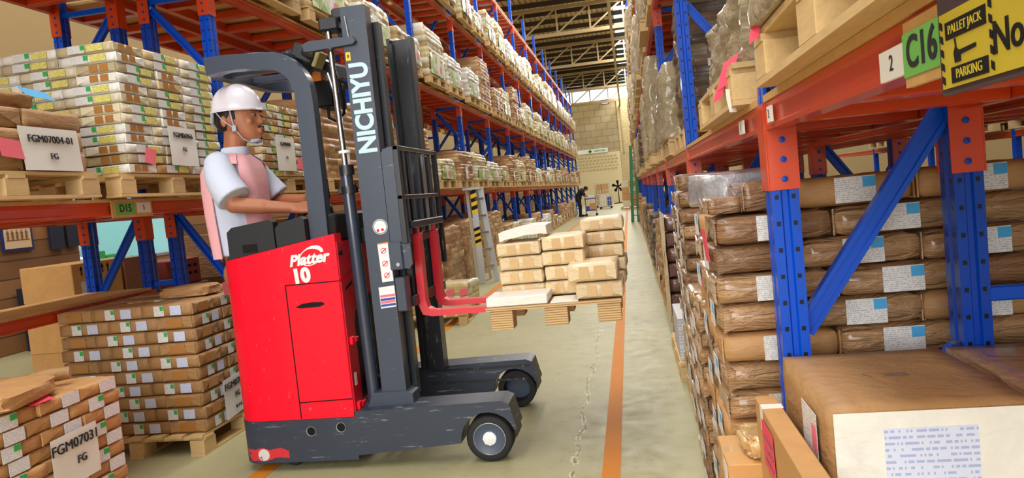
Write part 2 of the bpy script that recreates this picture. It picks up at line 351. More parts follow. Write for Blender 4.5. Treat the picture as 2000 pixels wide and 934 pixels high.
def frame_mx(o, ux, uy):
    ux, uy = Vector(ux).normalized(), Vector(uy).normalized(); uz = ux.cross(uy)
    return Matrix(((ux.x, uy.x, uz.x, o[0]), (ux.y, uy.y, uz.y, o[1]), (ux.z, uy.z, uz.z, o[2]), (0, 0, 0, 1)))
FACE_Y = ((1, 0, 0), (0, 0, 1))          # on a face looking to -Y
FACE_X = ((0, 1, 0), (0, 0, 1))          # on a face looking to +X
FACE_NX = ((0, -1, 0), (0, 0, 1))        # on a face looking to -X
ORD = ['top', 'second', 'third', 'fourth', 'fifth', 'sixth', 'seventh', 'eighth', 'ninth', 'tenth', 'eleventh', 'twelfth', 'thirteenth', 'fourteenth', 'fifteenth', 'sixteenth', 'seventeenth', 'eighteenth']
NTH = ['first']+ORD[1:]
rng = random.Random(7)
# ---------------------------------------------------------------- the building
XW0, XW1, YB = -8.0, 9.0, 62.0
b = MB(); b.box(-12, XW1, -8, YB+.3, -.2, 0); struct('floor', b, 'floor')
b = MB(); b.box(-.255, -.165, -8, 55, .0005, .003); struct('trim_1', b, 'stripe', label='worn orange aisle line on the right')
b = MB(); b.box(-2.2, -2.1, -8, 55, .0005, .003); struct('trim_2', b, 'stripe', label='worn orange aisle line on the left')
# left wall with the lab window
b = MB()
for x0, x1, y0, y1, z0, z1 in ((-8.2, -8, -8, 9.72, 0, 2.3), (-8.2, -8, 9.72, 12.3, 0, .98), (-8.2, -8, 12.3, YB, 0, 2.3)): b.box(x0, x1, y0, y1, z0, z1)
struct('wall_left', b, 'wall_brick')
b = MB(); b.box(-8.2, -8, -8, YB, 2.3, 9.4); struct('wall_left_upper', b, 'wall_block_side')
b = MB(); b.box(-11, -10.9, 9.5, 12.5, 0, 2.9); b.box(-11, -8.2, 9.5, 9.6, 0, 2.9); b.box(-11, -8.2, 12.4, 12.5, 0, 2.9); b.box(-11, -8.2, 9.5, 12.5, 2.9, 3); struct('wall_lab', b, 'teal_wall')
b = MB()
for y0, y1, z0, z1 in ((9.72, 9.76, .98, 2.3), (12.26, 12.3, .98, 2.3), (9.76, 12.26, .98, 1.02), (9.76, 12.26, 2.26, 2.3)): b.box(-8.12, -8.06, y0, y1, z0, z1)
struct('window_1', b, 'alu')
b = MB(); b.box(XW1, XW1+.2, -8, YB, 0, 9.4); struct('wall_right', b, 'wall_block_side')
# back wall
b = MB(); b.box(-8, 9, YB, YB+.2, 0, 4.15); struct('wall_back', b, 'render')
b = MB(); b.box(-8, -.45, YB+.02, YB+.2, 4.15, 8.25); b.box(.6, 9, YB+.02, YB+.2, 4.15, 8.25); struct('wall_back_upper', b, 'block_dark')
b = MB(); b.box(-.45, .6, YB-.12, YB+.2, 0, 8.35, .02); struct('trim_3', b, 'wall_block', label='pale wall pillar')
b = MB(); b.box(-8, 9, YB-.05, YB+.2, 8.25, 8.45); struct('trim_4', b, 'wall_block', label='ledge under the clerestory')
b = MB(); b.box(-8, 9, YB+.02, YB+.1, 8.45, 9.4); struct('window_2', b, 'clerestory', label='bright clerestory strip over the back wall')
b = MB()
for r_ in range(5):
    for i in range(26):
        x0 = -7.6+i*.3+(r_ % 2)*.1
        if -.8 < x0 < .6: continue
        b.box(x0, x0+.2, YB-.03, YB, 2.75+r_*.26, 2.87+r_*.26)
struct('trim_5', b, 'wall_block', label='rows of ventilation blocks in the back wall')
# roof
b = MB()
for x0, x1 in ((-12, -6.8), (-5.6, -2.1), (-.9, 0.0), (.95, 9.2)):
    n = int((x1-x0)/.12); vs = []; fs = []
    for i in range(n+1):
        z = 9.4+(.05 if i % 2 else 0); x = x0+(x1-x0)*i/n
        vs += [(x, -8, z), (x, YB+.2, z)]
        if i: k = 2*i; fs.append((k-2, k, k+1, k-1))
    b.geom(vs, fs)
b.box(-2.1, -.9, 26, YB+.2, 9.4, 9.45)
struct('ceiling', b, 'roof_sheet')
def strip(name, x0, x1, y0, y1):
    b = MB(); n = int((x1-x0)/.075); vs = []; fs = []
    for i in range(n+1):
        z = 9.42+(.04 if i % 2 else 0); x = x0+(x1-x0)*i/n
        vs += [(x, y0, z), (x, y1, z)]
        if i: k = 2*i; fs.append((k-2, k, k+1, k-1))
    b.geom(vs, fs); struct(name, b, 'skylight')
strip('window_3', 0, .95, -8, YB); strip('added_aisle_strip', -2.1, -.9, -8, 26); strip('added_side_strip', -6.8, -5.6, -8, YB)  # first strip is the skylight; aisle and side glowing strips are added, unseen
b = MB(); y = 18.0
while y < YB: b.box(-8, 9, y, y+.07, 9.2, 9.4); y += 1.72
struct('trim_6', b, 'purlin', label='dark roof purlins')
for i, y in enumerate((15.0, 23.5, 32, 40.4, 50.6, 59.5)):
    t = empty('roof_truss', (0, y, 8), None, None); t['kind'] = 'structure'; t['label'] = 'beige roof truss across the hall'
    b = MB(); b.box(-8, 9, y-.07, y+.07, 7.93, 8.07); obj('bottom_chord', b, 'truss', t)
    b = MB(); b.box(-8, 9, y-.06, y+.06, 9.04, 9.18); obj('top_chord', b, 'truss', t)
    b = MB()
    for k in range(12):
        x = -8+k*1.4
        b.bar((x, y, 8), (x, y, 9.1), .07, .07, (0, 1, 0)); b.bar((x, y, 8.05), (x+1.4, y, 9.1), .06, .06, (0, 1, 0))
    obj('web_bars', b, 'truss', t)
b = MB(); b.box(-.2, -.08, 10, YB, 7.86, 7.95); b.box(-.19, -.09, YB-.25, YB-.13, 4, 7.9); struct('trim_7', b, 'truss', label='long beige tie along the hall')
# ---------------------------------------------------------------- pallet racks
LV = (1.51, 3.10, 4.64, 6.23); DEPTH = .55; XL, XR = -2.90, .39
def post_mb(h=7.05):
    b = MB(); a, c = .0375, .045
    poly = [(-a, -c), (-.012, -c), (-.007, -c+.008), (.007, -c+.008), (.012, -c), (a, -c), (a, -.012), (a-.008, -.007), (a-.008, .007), (a, .012), (a, c), (.012, c), (.007, c-.008), (-.007, c-.008), (-.012, c), (-a, c), (-a, .012), (-a+.008, .007), (-a+.008, -.007), (-a, -.012)]
    b.prism(poly, 'z', 0, h); return b
ZIG = ((.3, .85), (.93, 1.52), (2.5, 1.95), (2.55, 3.05), (3.75, 3.12), (3.8, 4.35), (5.0, 4.42), (5.05, 5.6), (6.2, 5.65))
def make_frame():
    t = empty('rack_upright_frame', (0, 0, 0), 'x', 'rack frame')
    for x in (-.0375, -DEPTH+.0375):
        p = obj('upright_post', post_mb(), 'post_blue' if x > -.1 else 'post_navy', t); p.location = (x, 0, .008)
        b = MB(); b.box(x-.06, x+.06, -.065, .065, 0, .008); obj('foot_plate', b, 'blue', t)
    for f, r_ in ZIG:
        b = MB(); p0 = Vector((-.07, 0, f)); p1 = Vector((-DEPTH+.07, 0, r_)); d = (p1-p0).normalized(); up = Vector((0, 1, 0))
        b.bar(p0, p1, .052, .008, (0, 1, 0)); nn = d.cross(up)
        b.bar(p0+nn*.02-up*.006, p1+nn*.02-up*.006, .014, .036, (0, 1, 0)); b.bar(p0-nn*.02-up*.006, p1-nn*.02-up*.006, .014, .036, (0, 1, 0))
        br_ = obj('brace', b, 'blue', t)
        for p in (p0, p1): b = MB(); b.lathe([(.014, -.030), (.014, -.024), (.02, -.023), (.02, -.004)], (p.x, 0, p.z), 'y', 8); obj('bolt', b, 'steel', br_, None, None, False)
    for z in (.25, 3.09, 6.3):
        b = MB(); b.box(-DEPTH+.07, -.07, -.018, .018, z-.02, z+.02, .004); obj('brace', b, 'blue', t)
    return t
def make_shelf(full=True):
    t = empty('rack_shelf', (0, 0, 0), 'x', 'rack shelf'); L = 2.75; y0, y1 = .047, L-.047
    for nm, x0, x1, s in (('front_beam', -.045, 0, 1), ('rear_beam', -DEPTH, -DEPTH+.045, -1)):
        b = MB(); xo = x1 if s > 0 else x0; xi = x0 if s > 0 else x1
        b.prism([(xi, 0), (xo, 0), (xo, .012), (xo-s*.006, .016), (xo-s*.006, .055), (xo, .059), (xo-s*.002, .075), (xi, .075)], 'y', y0, y1); obj(nm, b, 'orange', t)
    for k in range(6):
        y = .28+k*(L-.56)/5; b = MB(); b.box(-DEPTH+.045, -.045, y-.035, y+.035, .0, .06, .004); obj('support_bar', b, 'orange', t)
    b = MB(); b.box(-DEPTH-.005, .004, y0+.01, y1-.01, .076, .095); obj('deck_board', b, 'deck', t)
    if full:
        for x0, x1, fx in ((-.08, .002, 1), (-DEPTH-.002, -DEPTH+.08, -1)):
            for ya, s in ((.045, 1), (L-.045, -1)):
                b = MB(); yb = ya+s*.005; xo = x1 if fx > 0 else x0
                b.box(x0, x1, min(ya, yb), max(ya, yb), -.17, .075, .001)
                b.box(min(xo, xo+fx*.005), max(xo, xo+fx*.005), min(yb, yb-s*.05), max(yb, yb-s*.05), -.17, .075, .001)
                o = obj('beam_connector', b, 'orange', t)
                b = MB()
                for q in range(3):
                    for xx in ((x0+x1)/2,): b.lathe([(.009, yb), (.009, yb+s*.004), (.0001, yb+s*.005)], (xx, 0, -.03-q*.055), 'y', 10)
                bo = obj('bolt', b, 'post_navy', o)
    return t
fr = make_frame(); sh = make_shelf(); shf = make_shelf(False)
ROWS = {'left': 'left front row', 'lback': 'left back row', 'right': 'right rack row', 'rback': 'right second row', 'rfar': 'right far row'}
LVN = ('first', 'second', 'third', 'top')
def place_frames(row, x, rz, ys):
    for i, y in enumerate(ys):
        dup(fr, (x, y, 0), rz, f'blue steel rack frame, {NTH[i]} from the camera in the {ROWS[row]}', 'rack upright frames')
def place_shelves(row, x, rz, y0, ks, levels, far=99, first=0):
    for n, k in enumerate(ks):
        for l in levels:
            y = y0+2.75*k
            dup(sh if y < far else shf, (x, y if rz == 0 else y+2.75, LV[l]), rz, f'orange rack shelf, {LVN[l]} level, {NTH[n+first]} bay of the {ROWS[row]}', 'rack shelves')
YL, YR = 2.40, 2.22
place_frames('left', XL, 0, [YL+2.75*k for k in range(0, 16)])
place_shelves('left', XL, 0, YL, range(0, 15), (0, 1, 2, 3), 26)
XLB = -4.18
place_frames('lback', XLB, math.pi, [YL+2.75*k for k in range(0, 13)])
place_shelves('lback', XLB, math.pi, YL, range(0, 12), (0, 1, 2), 14)
place_frames('right', XR, math.pi, [YR+2.75*k for k in range(0, 15)])
place_shelves('right', XR, math.pi, YR, range(-1, 14), (0, 1, 2), 20)
place_frames('rback', 1.70, 0, [YR+2.75*k for k in range(0, 6)])
place_shelves('rback', 1.70, 0, YR, range(-1, 5), (0, 1), 12)
place_frames('rfar', 4.9, math.pi, [YR+2.75*k for k in range(0, 6)])
place_shelves('rfar', 4.9, math.pi, YR, range(-1, 6), (0, 1), 0)
# lower shelf in the nearest bay of the back row
dup(sh, (XLB, YL+2.75, .885), math.pi, 'low orange shelf with wooden deck at the far left behind the parcel stacks', 'rack shelves')
# row spacers between the two left rows
b = MB(); b.box(XLB+DEPTH, XL-DEPTH, -.02, .02, -.02, .02, .004)
sp = obj('row_spacer', b, 'blue'); tag(sp, 'x', 'spacer', 'row spacers'); sp.location = (0, 0, 0)
for i in range(1, 7):
    for z, nm in ((1.0, 'low'), (2.6, 'high')): dup(sp, (0, YL+2.75*i, z), 0, f'short blue {nm} spacer joining the left rack rows at {NTH[i-1]} frame', 'row spacers')
b = MB(); b.box(XR+DEPTH, 1.15, -.02, .02, -.02, .02, .004); sp2 = obj('row_spacer', b, 'blue')
sp2.location = (0, YR, 1.0); tag(sp2, 'short blue spacer joining the right rack rows beside the foreground parcel', 'spacer', 'row spacers')
bpy.data.objects.remove(sp)
def drop(t):
    for k in list(t.children_recursive)+[t]: bpy.data.objects.remove(k)
for t in (fr, sh, shf): drop(t)
# ---------------------------------------------------------------- pallets
def make_pallet(lx, ly, h=.13, parts=True):
    bl = [(x, y) for x in (-lx/2+.05, 0, lx/2-.05) for y in (-ly/2+.07, 0, ly/2-.07)]
    def blk(b, x, y): b.box(x-.048, x+.048, y-.066, y+.066, .016, h-.034, .002)
    def top(b):
        for i in range(7):
            x = -lx/2+.055+i*(lx-.11)/6; b.box(x-.048, x+.048, -ly/2, ly/2, h-.017, h)
        for y in (-ly/2+.07, 0, ly/2-.07): b.box(-lx/2, lx/2, y-.05, y+.05, h-.034, h-.017)
    def bot(b):
        for x in (-lx/2+.05, 0, lx/2-.05): b.box(x-.048, x+.048, -ly/2, ly/2, 0, .016)
    if not parts:
        b = MB(); top(b); bot(b)
        for x, y in bl: blk(b, x, y)
        return tag(obj('wooden_pallet', b, 'pallet'), 'x', 'pallet')
    t = empty('wooden_pallet', (0, 0, 0), 'x', 'pallet')
    b = MB(); top(b); obj('top_deck', b, 'pallet', t); b = MB(); bot(b); obj('bottom_deck', b, 'pallet', t)
    for x, y in bl: b = MB(); blk(b, x, y); obj('block', b, 'pallet', t)
    return t
PAL = make_pallet(.93, 1.08); PALS = make_pallet(.93, 1.08, parts=False)
# ---------------------------------------------------------------- parcels
def parcel_mesh(L, W, H, seed, mats, bulge=.006, flaps=True, rough=.0025, edge=.006, tri=True):
    "a paper-wrapped ream parcel: long side L along X, folded ends at +-X; one surface"
    b = MB(); r_ = random.Random(seed); nx, ny, nz = 9, 7, 4
    bm = b.bm; off = Vector((r_.random()*50, r_.random()*50, 0)); grid = {}
    def vert(i, j, k):
        key = (i, j, k)
        if key in grid: return grid[key]
        u, v, w_ = i/nx*2-1, j/ny*2-1, k/nz*2-1
        x, y, z = u*L/2, v*W/2, w_*H/2
        e = edge                         # soft edges
        ex, ey, ez = abs(u) == 1, abs(v) == 1, abs(w_) == 1
        if ex+ey+ez >= 2:
            if ex: x -= e*math.copysign(.6, u)
            if ey: y -= e*math.copysign(.6, v)
            if ez: z -= e*math.copysign(.6, w_)
        p = Vector((x, y, z)); n1 = noise.noise(p*14+off); n2 = noise.noise(p*40+off)
        d = n1*rough*1.6+n2*rough
        if ez and not (ex or ey): z += math.copysign(1, w_)*min(0, d-.001)
        if ey and not ez: y += math.copysign(1, v)*(d+bulge*(1-w_*w_)*.4)
        if ex and not ez:
            x += math.copysign(1, u)*(d+bulge*(1-w_*w_)*.4)
        grid[key] = bm.verts.new((x, y, z)); return grid[key]
    def face(q): f = bm.faces.new(q); f.smooth = True
    for i in range(nx):
        for j in range(ny):
            for k in (0, nz): face([vert(i, j, k), vert(i+1, j, k), vert(i+1, j+1, k), vert(i, j+1, k)])
    for i in range(nx):
        for k in range(nz):
            for j in (0, ny): face([vert(i, j, k), vert(i+1, j, k), vert(i+1, j, k+1), vert(i, j, k+1)])
    for j in range(ny):
        for k in range(nz):
            for i in (0, nx): face([vert(i, j, k), vert(i, j+1, k), vert(i, j+1, k+1), vert(i, j, k+1)])
    if flaps:                             # envelope folds on the ends
        for s in (-1, 1):
            X0 = s*(L/2+.001); X1 = s*(L/2+.0055)
            for t in (-1, 1):
                w2, h2 = t*W/2*.96, H/2*.9; ap = t*W*.5*(.12 if tri else .3)
                o = r_.uniform(-.2, .2)*H
                vs = [(X0, w2, -h2), (X0, w2, h2), (X0, ap, o), (X1, w2*.99, -h2*.96), (X1, w2*.99, h2*.96), (X1-s*.001, ap, o)]
                b.geom(vs, [(0, 1, 2), (5, 4, 3), (0, 3, 4, 1), (1, 4, 5, 2), (2, 5, 3, 0)])
    return b.mesh('parcel', mats)
def decal(name, w, h, at, face, m, parent, th=.0012, wob=0, seed=0):
    "a thin sticker centred at a point on a face: '-y','+y','-x','+x'"
    du, dv = {'-y': ((w, 0, 0), (0, 0, h)), '+y': ((-w, 0, 0), (0, 0, h)), '+x': ((0, w, 0), (0, 0, h)), '-x': ((0, -w, 0), (0, 0, h))}[face]
    du, dv = Vector(du), Vector(dv); b = MB(); r_ = random.Random(seed)
    b.sheet(Vector(at)-du/2-dv/2, du, dv, 4, 3, th, (lambda u, v: wob*noise.noise(Vector((u*2.3+seed, v*2.1, seed)))) if wob else None)
    return obj(name, b, m, parent, world=False)
PG = {}
def make_parcel(kind, L, W, H, body, seed, rough=.0025):
    nm, ct = {'C': ('paper_pack', 'paper pack'), 'E': ('wrapped_bundle', 'bundle'), 'F': ('wrapped_bundle', 'bundle')}.get(kind, ('paper_parcel', 'parcel'))
    t = tag(obj(nm, parcel_mesh(L, W, H, seed, body, .012 if kind in 'EF' else .006, True, rough, .015 if kind in 'EF' else .006), body), 'x', ct)
    y = W/2+(.009 if kind in 'EF' else .0065); x = L/2+.0065; lh = H*.80
    if kind == 'A':                       # two white labels on the long sides, tape on the ends
        for f, s in (('-y', -1), ('+y', 1)):
            l = decal('label', L*.20, lh, (-s*-1*L*.13*1, s*y, 0), f, 'label', t, seed=seed); decal('green_mark', L*.065, lh*.42, (-s*-1*L*.13-s*L*.06*1, s*(y+.0015), lh*.24), f, 'green_mark', l)
            decal('label', L*.22, lh*.92, (-s*L*.2, s*y, -.001), f, 'label_blue', t, seed=seed+1)
        for f, s in (('-x', -1), ('+x', 1)): decal('tape', W*.42, H*.66, (s*x, 0, 0), f, 'tape', t)
    elif kind == 'B':                     # white label with a green mark, plain label beside a folded end
        for f, s in (('-y', -1), ('+y', 1)):
            l = decal('label', L*.30, H*.94, (0, s*y, 0), f, 'label_white', t); decal('green_mark', L*.11, H*.40, (-s*L*.09, s*(y+.0015), H*.24), f, 'green_mark', l)
        for f, s in (('-x', -1), ('+x', 1)): decal('label', W*.42, H*.9, (s*x, s*W*.24, 0), f, 'label_white', t)
    elif kind == 'C':                     # white label with green mark and yellow label; two squares of tape on the ends
        for f, s in (('-y', -1), ('+y', 1)):
            l = decal('label', L*.30, lh, (s*L*.12, s*y, 0), f, 'label', t); decal('green_mark', L*.075, lh*.62, (s*L*.005, s*(y+.0015), lh*.14), f, 'green_mark', l)
            decal('yellow_label', L*.28, lh*.82, (-s*L*.21, s*y, -.001), f, 'label_yellow', t)
        for f, s in (('-x', -1), ('+x', 1)):
            for q in (-1, 1): decal('tape', W*.2, H*.68, (s*x, q*W*.13-.02, 0), f, 'tape', t)
    elif kind == 'D':                     # plain, clear tape on the ends
        for f, s in (('-x', -1), ('+x', 1)):
            decal('tape', W*.24, H*.72, (s*x, -W*.16, 0), f, 'clear_tape', t); decal('tape', W*.2, H*.68, (s*x, W*.16, 0), f, 'clear_tape', t)
    elif kind == 'E':                     # film wrapped with a big label and a blue mark
        for f, s in (('-y', -1),):
            l = decal('label', L*.34, H*.84, (L*.02, s*y, .002), f, 'label', t); decal('blue_mark', L*.105, H*.34, (L*.135, s*(y+.0015), H*.245), f, 'sky_mark', l)
    elif kind == 'F':
        decal('label', L*.4, H*.8, (L*.2, -y, 0), '-y', 'label', t)
    elif kind == 'G': pass
    return t
GR = {'A': 'brown paper parcels with white labels', 'B': 'brown paper parcels with white labels', 'C': 'pale parcels with green and yellow marks'}
def parcel(protos, x, y, z, rz, label, group, jit=.004):
    p = rng.choice(protos)
    return dup(p, (x+rng.uniform(-jit, jit), y+rng.uniform(-jit, jit), z), rz+rng.uniform(-.012, .012), label, group)
def runs(total, a, b_, first):
    "split a run of length total into units of a/b starting with `first`"
    out = [first]; rest = total-first
    while rest > min(a, b_)*.7:
        best = min(((abs(rest-n*a-m*b_), n, m) for n in range(5) for m in range(5) if n+m), key=lambda t: t[0])
        n, m = best[1], best[2]; out += [a]*n+[b_]*m if first != b_ else [b_]*m+[a]*n; break
    return out
def ring(protos, x0, x1, y0, y1, z0, H, n, L, W, name, group, pat, corner='+x', top=True, skip=lambda l, f, i: False, adj='parcel', jit=.004, fl=None):
    """the visible faces of a block stack: a row along the camera side (y0) and a column along the aisle side
    (x1 when corner is '+x', x0 when '-x'); pat(l) says whether the corner unit shows its long side to the camera"""
    for l in range(n):                    # l counts from the top
        z = z0+(n-1-l)*H+H/2; lng = pat(l)
        cw, cd = (L, W) if lng else (W, L)  # extent of the corner unit in x and y
        ws = runs(x1-x0, L, W, cw); sc = (x1-x0)/sum(ws)
        s = -1 if corner == '+x' else 1; xe = x1 if corner == '+x' else x0
        pos = xe
        for i, wd in enumerate(ws):
            wd *= sc; xc = pos+s*wd/2; pos += s*wd
            lg = abs(wd/sc-L) < 1e-6; dep = W if lg else L
            if skip(l, 'f', i): continue
            parcel(protos, xc, y0+dep/2+rng.uniform(0, .008), z, 0 if lg else math.pi/2*(1 if corner == '+x' else -1), f'{adj}, {ORD[l]} layer of {name}, {NTH[i]} from aisle, camera side', group, jit)
        rest = (y1-y0)-cd
        ws = runs(rest, L, W, W if not lng else (fl or L)) if rest > .15 else []
        if not ws: continue
        sc = rest/sum(ws); pos = y0+cd
        for i, wd in enumerate(ws):
            wd *= sc; yc = pos+wd/2; pos += wd
            lg = abs(wd/sc-L) < 1e-6; dep = W if lg else L
            if skip(l, 's', i): continue
            parcel(protos, xe+s*dep/2+rng.uniform(-.006, .0)*(1 if s < 0 else -1), yc, z, (math.pi/2 if corner == '+x' else -math.pi/2) if lg else 0, f'{adj}, {ORD[l]} layer of {name}, {NTH[i]} behind corner, aisle side', group, jit)
    if top:
        inn = W if pat(0) else L
        xa, xb = (x0, x1-inn) if corner == '+x' else (x0+inn, x1)
        ya = y0+max(L, W)+.004; k = 0
        nx_ = max(1, int((xb-xa)/L)); ny_ = max(1, int((y1-ya)/W+.3))
        for i in range(nx_):
            for j in range(ny_):
                parcel(protos, xa+(xb-xa)*(i+.5)/nx_, ya+(y1-ya)*(j+.5)/ny_, z0+(n-1)*H+H/2, 0, f'{adj}, inner top of {name}, {NTH[j]} row, {NTH[i]} column', group, 0)
def sheet_sign(name, lines, org, du, dv, label_parts, parent=None, m='paper_sheet', wob=.0035, seed=1, label=None, cat='sign', nv=8, bold=.0):
    "a hanging paper sheet with printed lines; lines: (text, size, u, v)"
    du, dv = Vector(du), Vector(dv); nn = du.cross(dv).normalized()
    b = MB(); f = lambda u, v: wob*(1-v)*1.5*noise.noise(Vector((u*1.8+seed, v*1.5, seed)))+.0005
    b.sheet(org, du, dv, 8, nv, .0012, f); s = obj(name, b, m, parent, smooth=30)
    for t, size, u, v in lines:
        b = MB(); mx = frame_mx(Vector(org)+du*u+dv*v+nn*(f(u, v)+.0062), du, dv)
        text_mb(b, t, size, mx, .002, bold); obj('lettering', b, 'ink' if size > .03 else 'ink_grey', s, world=False)
    if label: tag(s, label, cat)
    return s
def note(org, du, dv, m, label, cat='note', wob=.01, seed=0):
    b = MB(); b.sheet(org, du, dv, 6, 4, .001, lambda u, v: wob*(u-.5)*noise.noise(Vector((u*1.5+seed, v+seed, 0))))
    return tag(obj('sticky_note' if 'pink' in m else 'paper_note', b, m, smooth=30), label, cat)
hp = math.pi/2
# stack beside the truck ------------------------------------------------
dup(PAL, (-3.16, 4.63, 0), 0, 'wooden pallet on the floor under the brown stack beside the red truck', 'pallets on the floor')
A = [make_parcel('A', .338, .246, .079, 'kraft', s) for s in range(4)]
ring(A, -3.625, -2.70, 4.14, 5.05, .132, .0815, 10, .338, .246, 'stack beside truck', 'brown parcels left of the truck', lambda l: l % 2 == 0, adj='brown labelled parcel')
sheet_sign('pallet_sheet', [('FGM0703', .062, .43, .80), ('FG', .05, .5, .5), ('0-1-6', .034, .5, .2)], (-2.688, 4.36, .135), (0, .30, .02), (0.006, -.01, .26), None, label='white sheet reading FGM0703 on the stack beside the red truck', seed=3)
note((-2.685, 4.50, .93), (0, .115, .02), (0, -.015, .085), 'pink', 'pink note at the top corner of the stack beside the red truck')
def lump(name, m, x, y, z, lx, ly, lz, seed, label, cat, rz=0, amp=.25, flat=.0):
    b = MB(); bmesh.ops.create_icosphere(b.bm, subdivisions=4, radius=1); off = Vector((seed*7.1, seed*3.3, 0))
    for v in b.bm.verts:
        p = v.co.normalized(); q = Vector([math.copysign(abs(c)**.45, c) for c in p]); k = 1+amp*(noise.noise(p*1.7+off)*.6+noise.noise(p*4+off)*.4)
        v.co = Vector((q.x*lx/2*k, q.y*ly/2*k, max(-lz/2, q.z*lz/2*k)))
    o = obj(name, b, m, smooth=50); o.location = (x, y, z+lz/2); o.rotation_euler = (0, 0, rz); return tag(o, label, cat)
lump('crumpled_parcel', 'kraft', -2.93, 4.52, .95, .36, .24, .07, 3, 'loose crumpled brown parcel on top of the stack beside the truck', 'parcel', .1, .2)
# foreground left stack ---------------------------------------------------
dup(PAL, (-3.05, 2.865, 0), 0, 'wooden pallet under the foreground stack at the lower left', 'pallets on the floor', None, (1, .75, 1))
B = [make_parcel('B', .325, .25, .063, 'kraft_light', s+10) for s in range(4)]
ring(B, -3.5, -2.59, 2.452, 3.277, .132, .0645, 9, .325, .25, 'lower left stack', 'brown parcels in the foreground left stack', lambda l: l % 2 == 1, adj='light brown parcel', fl=.25)
sheet_sign('pallet_sheet', [('FGM07031', .064, .5, .77), ('FG', .05, .6, .42)], (-2.575, 2.80, .30), (.004, .275, .008), (.005, 0, .235), None, label='white sheet reading FGM07031 on the foreground left stack', seed=5)
lump('kraft_bag', 'kraft_light', -2.80, 2.74, .715, .42, .50, .085, 9, 'flattened light brown paper bag lying on the foreground left stack', 'bag', .2, .22)
b = MB(); b.tube([(-2.86, 3.02, .76), (-2.80, 3.09, .765), (-2.72, 3.14, .765)], [.03, .034, .03], 12); tag(obj('paper_roll', b, 'kraft', smooth=40), 'rolled brown paper end on the foreground left stack', 'paper')
note((-2.575, 2.74, .712), (-.0, .13, .0), (-.05, 0, .012), 'hot_pink', 'thin pink strip on the top edge of the foreground left stack', wob=.004)
# first shelf, pale stack with the sheet 06966 -----------------------------
C_ = [make_parcel('C', .352, .252, .0555, m, s+20) for s, m in enumerate(('cream', 'white_pack', 'kraft_light', 'beige', 'white_pack', 'cream', 'beige', 'tan', 'white_pack'))]
def load_pal(x, y, l, label, proto=None): return dup(proto or PAL, (x, y, LV[l]+.096), 0, label, 'pallets on the racks')
load_pal(-3.21, 4.25, 0, 'wooden pallet under the tall pale stack above the label D15', PAL)
ring(C_, -3.72, -2.74, 3.79, 4.77, LV[0]+.228, .0568, 13, .352, .252, 'D15 stack', 'pale parcels above the label D15', lambda l: (l//2) % 2 == 0, adj='pale parcel', top=False)
sheet_sign('pallet_sheet', [('FGM06966', .045, .5, .78), ('FG', .035, .5, .42)], (-2.722, 4.17, 1.79), (0, .285, -.004), (-.004, 0, .24), None, label='white sheet reading FGM06966 on the pale rack stack', seed=2)
note((-2.715, 3.90, 1.80), (0, .1, -.02), (0, .02, .09), 'pink', 'pink note on the pale rack stack left of its sheet')
# brown bundles with the sheet 07004
load_pal(-3.2, 3.0, 0, 'wooden pallet under the brown bundles at the left edge', PAL)
Dk = [make_parcel('G', .36, .27, .098, 'kraft', s+40, .006) for s in range(4)]
ring(Dk, -3.66, -2.76, 2.455, 3.485, LV[0]+.228, .1, 3, .36, .27, 'left edge pile', 'brown bundles at the left edge', lambda l: l % 2 == 1, adj='brown paper bundle', jit=.01)
sheet_sign('pallet_sheet', [('FGM07004-01', .05, .5, .72), ('FG', .042, .5, .33)], (-2.735, 3.06, 1.74), (0, .37, 0), (0, -.02, .205), None, label='white sheet reading FGM07004-01 on the brown bundles', seed=4)
note((-2.73, 2.93, 1.80), (0, .13, -.012), (0, -.02, .085), 'pink', 'pink note left of the sheet reading FGM07004-01')
cr = lump('crumpled_parcel', 'kraft', -3.0, 3.02, LV[0]+.53, .40, .48, .09, 5, 'crumpled clear wrapped brown parcel on the bundles at the left edge', 'parcel', 0, .2)
note((-2.82, 3.22, LV[0]+.605), (.0, .19, -.012), (-.05, 0, .05), 'sky_mark', 'light blue printed sheet on the bundles at the left edge', cat='sheet')
# pale stack behind the driver
load_pal(-3.21, 5.82, 0, 'wooden pallet under the pale stack behind the driver', PAL)
ring(C_, -3.70, -2.74, 5.33, 6.31, LV[0]+.228, .0575, 10, .352, .252, 'stack behind driver', 'pale parcels behind the driver', lambda l: l % 3 != 0, adj='pale parcel', top=False)
sheet_sign('pallet_sheet', [('FGM06965', .042, .5, .8), ('FG', .03, .5, .4)], (-2.722, 5.56, 1.78), (0, .33, 0), (0, 0, .27), None, label='white sheet reading FGM06965 on the stack behind the driver', seed=6)
note((-2.715, 5.90, 1.80), (0, .11, -.01), (0, .01, .1), 'pink', 'pink note on the pale stack behind the driver')
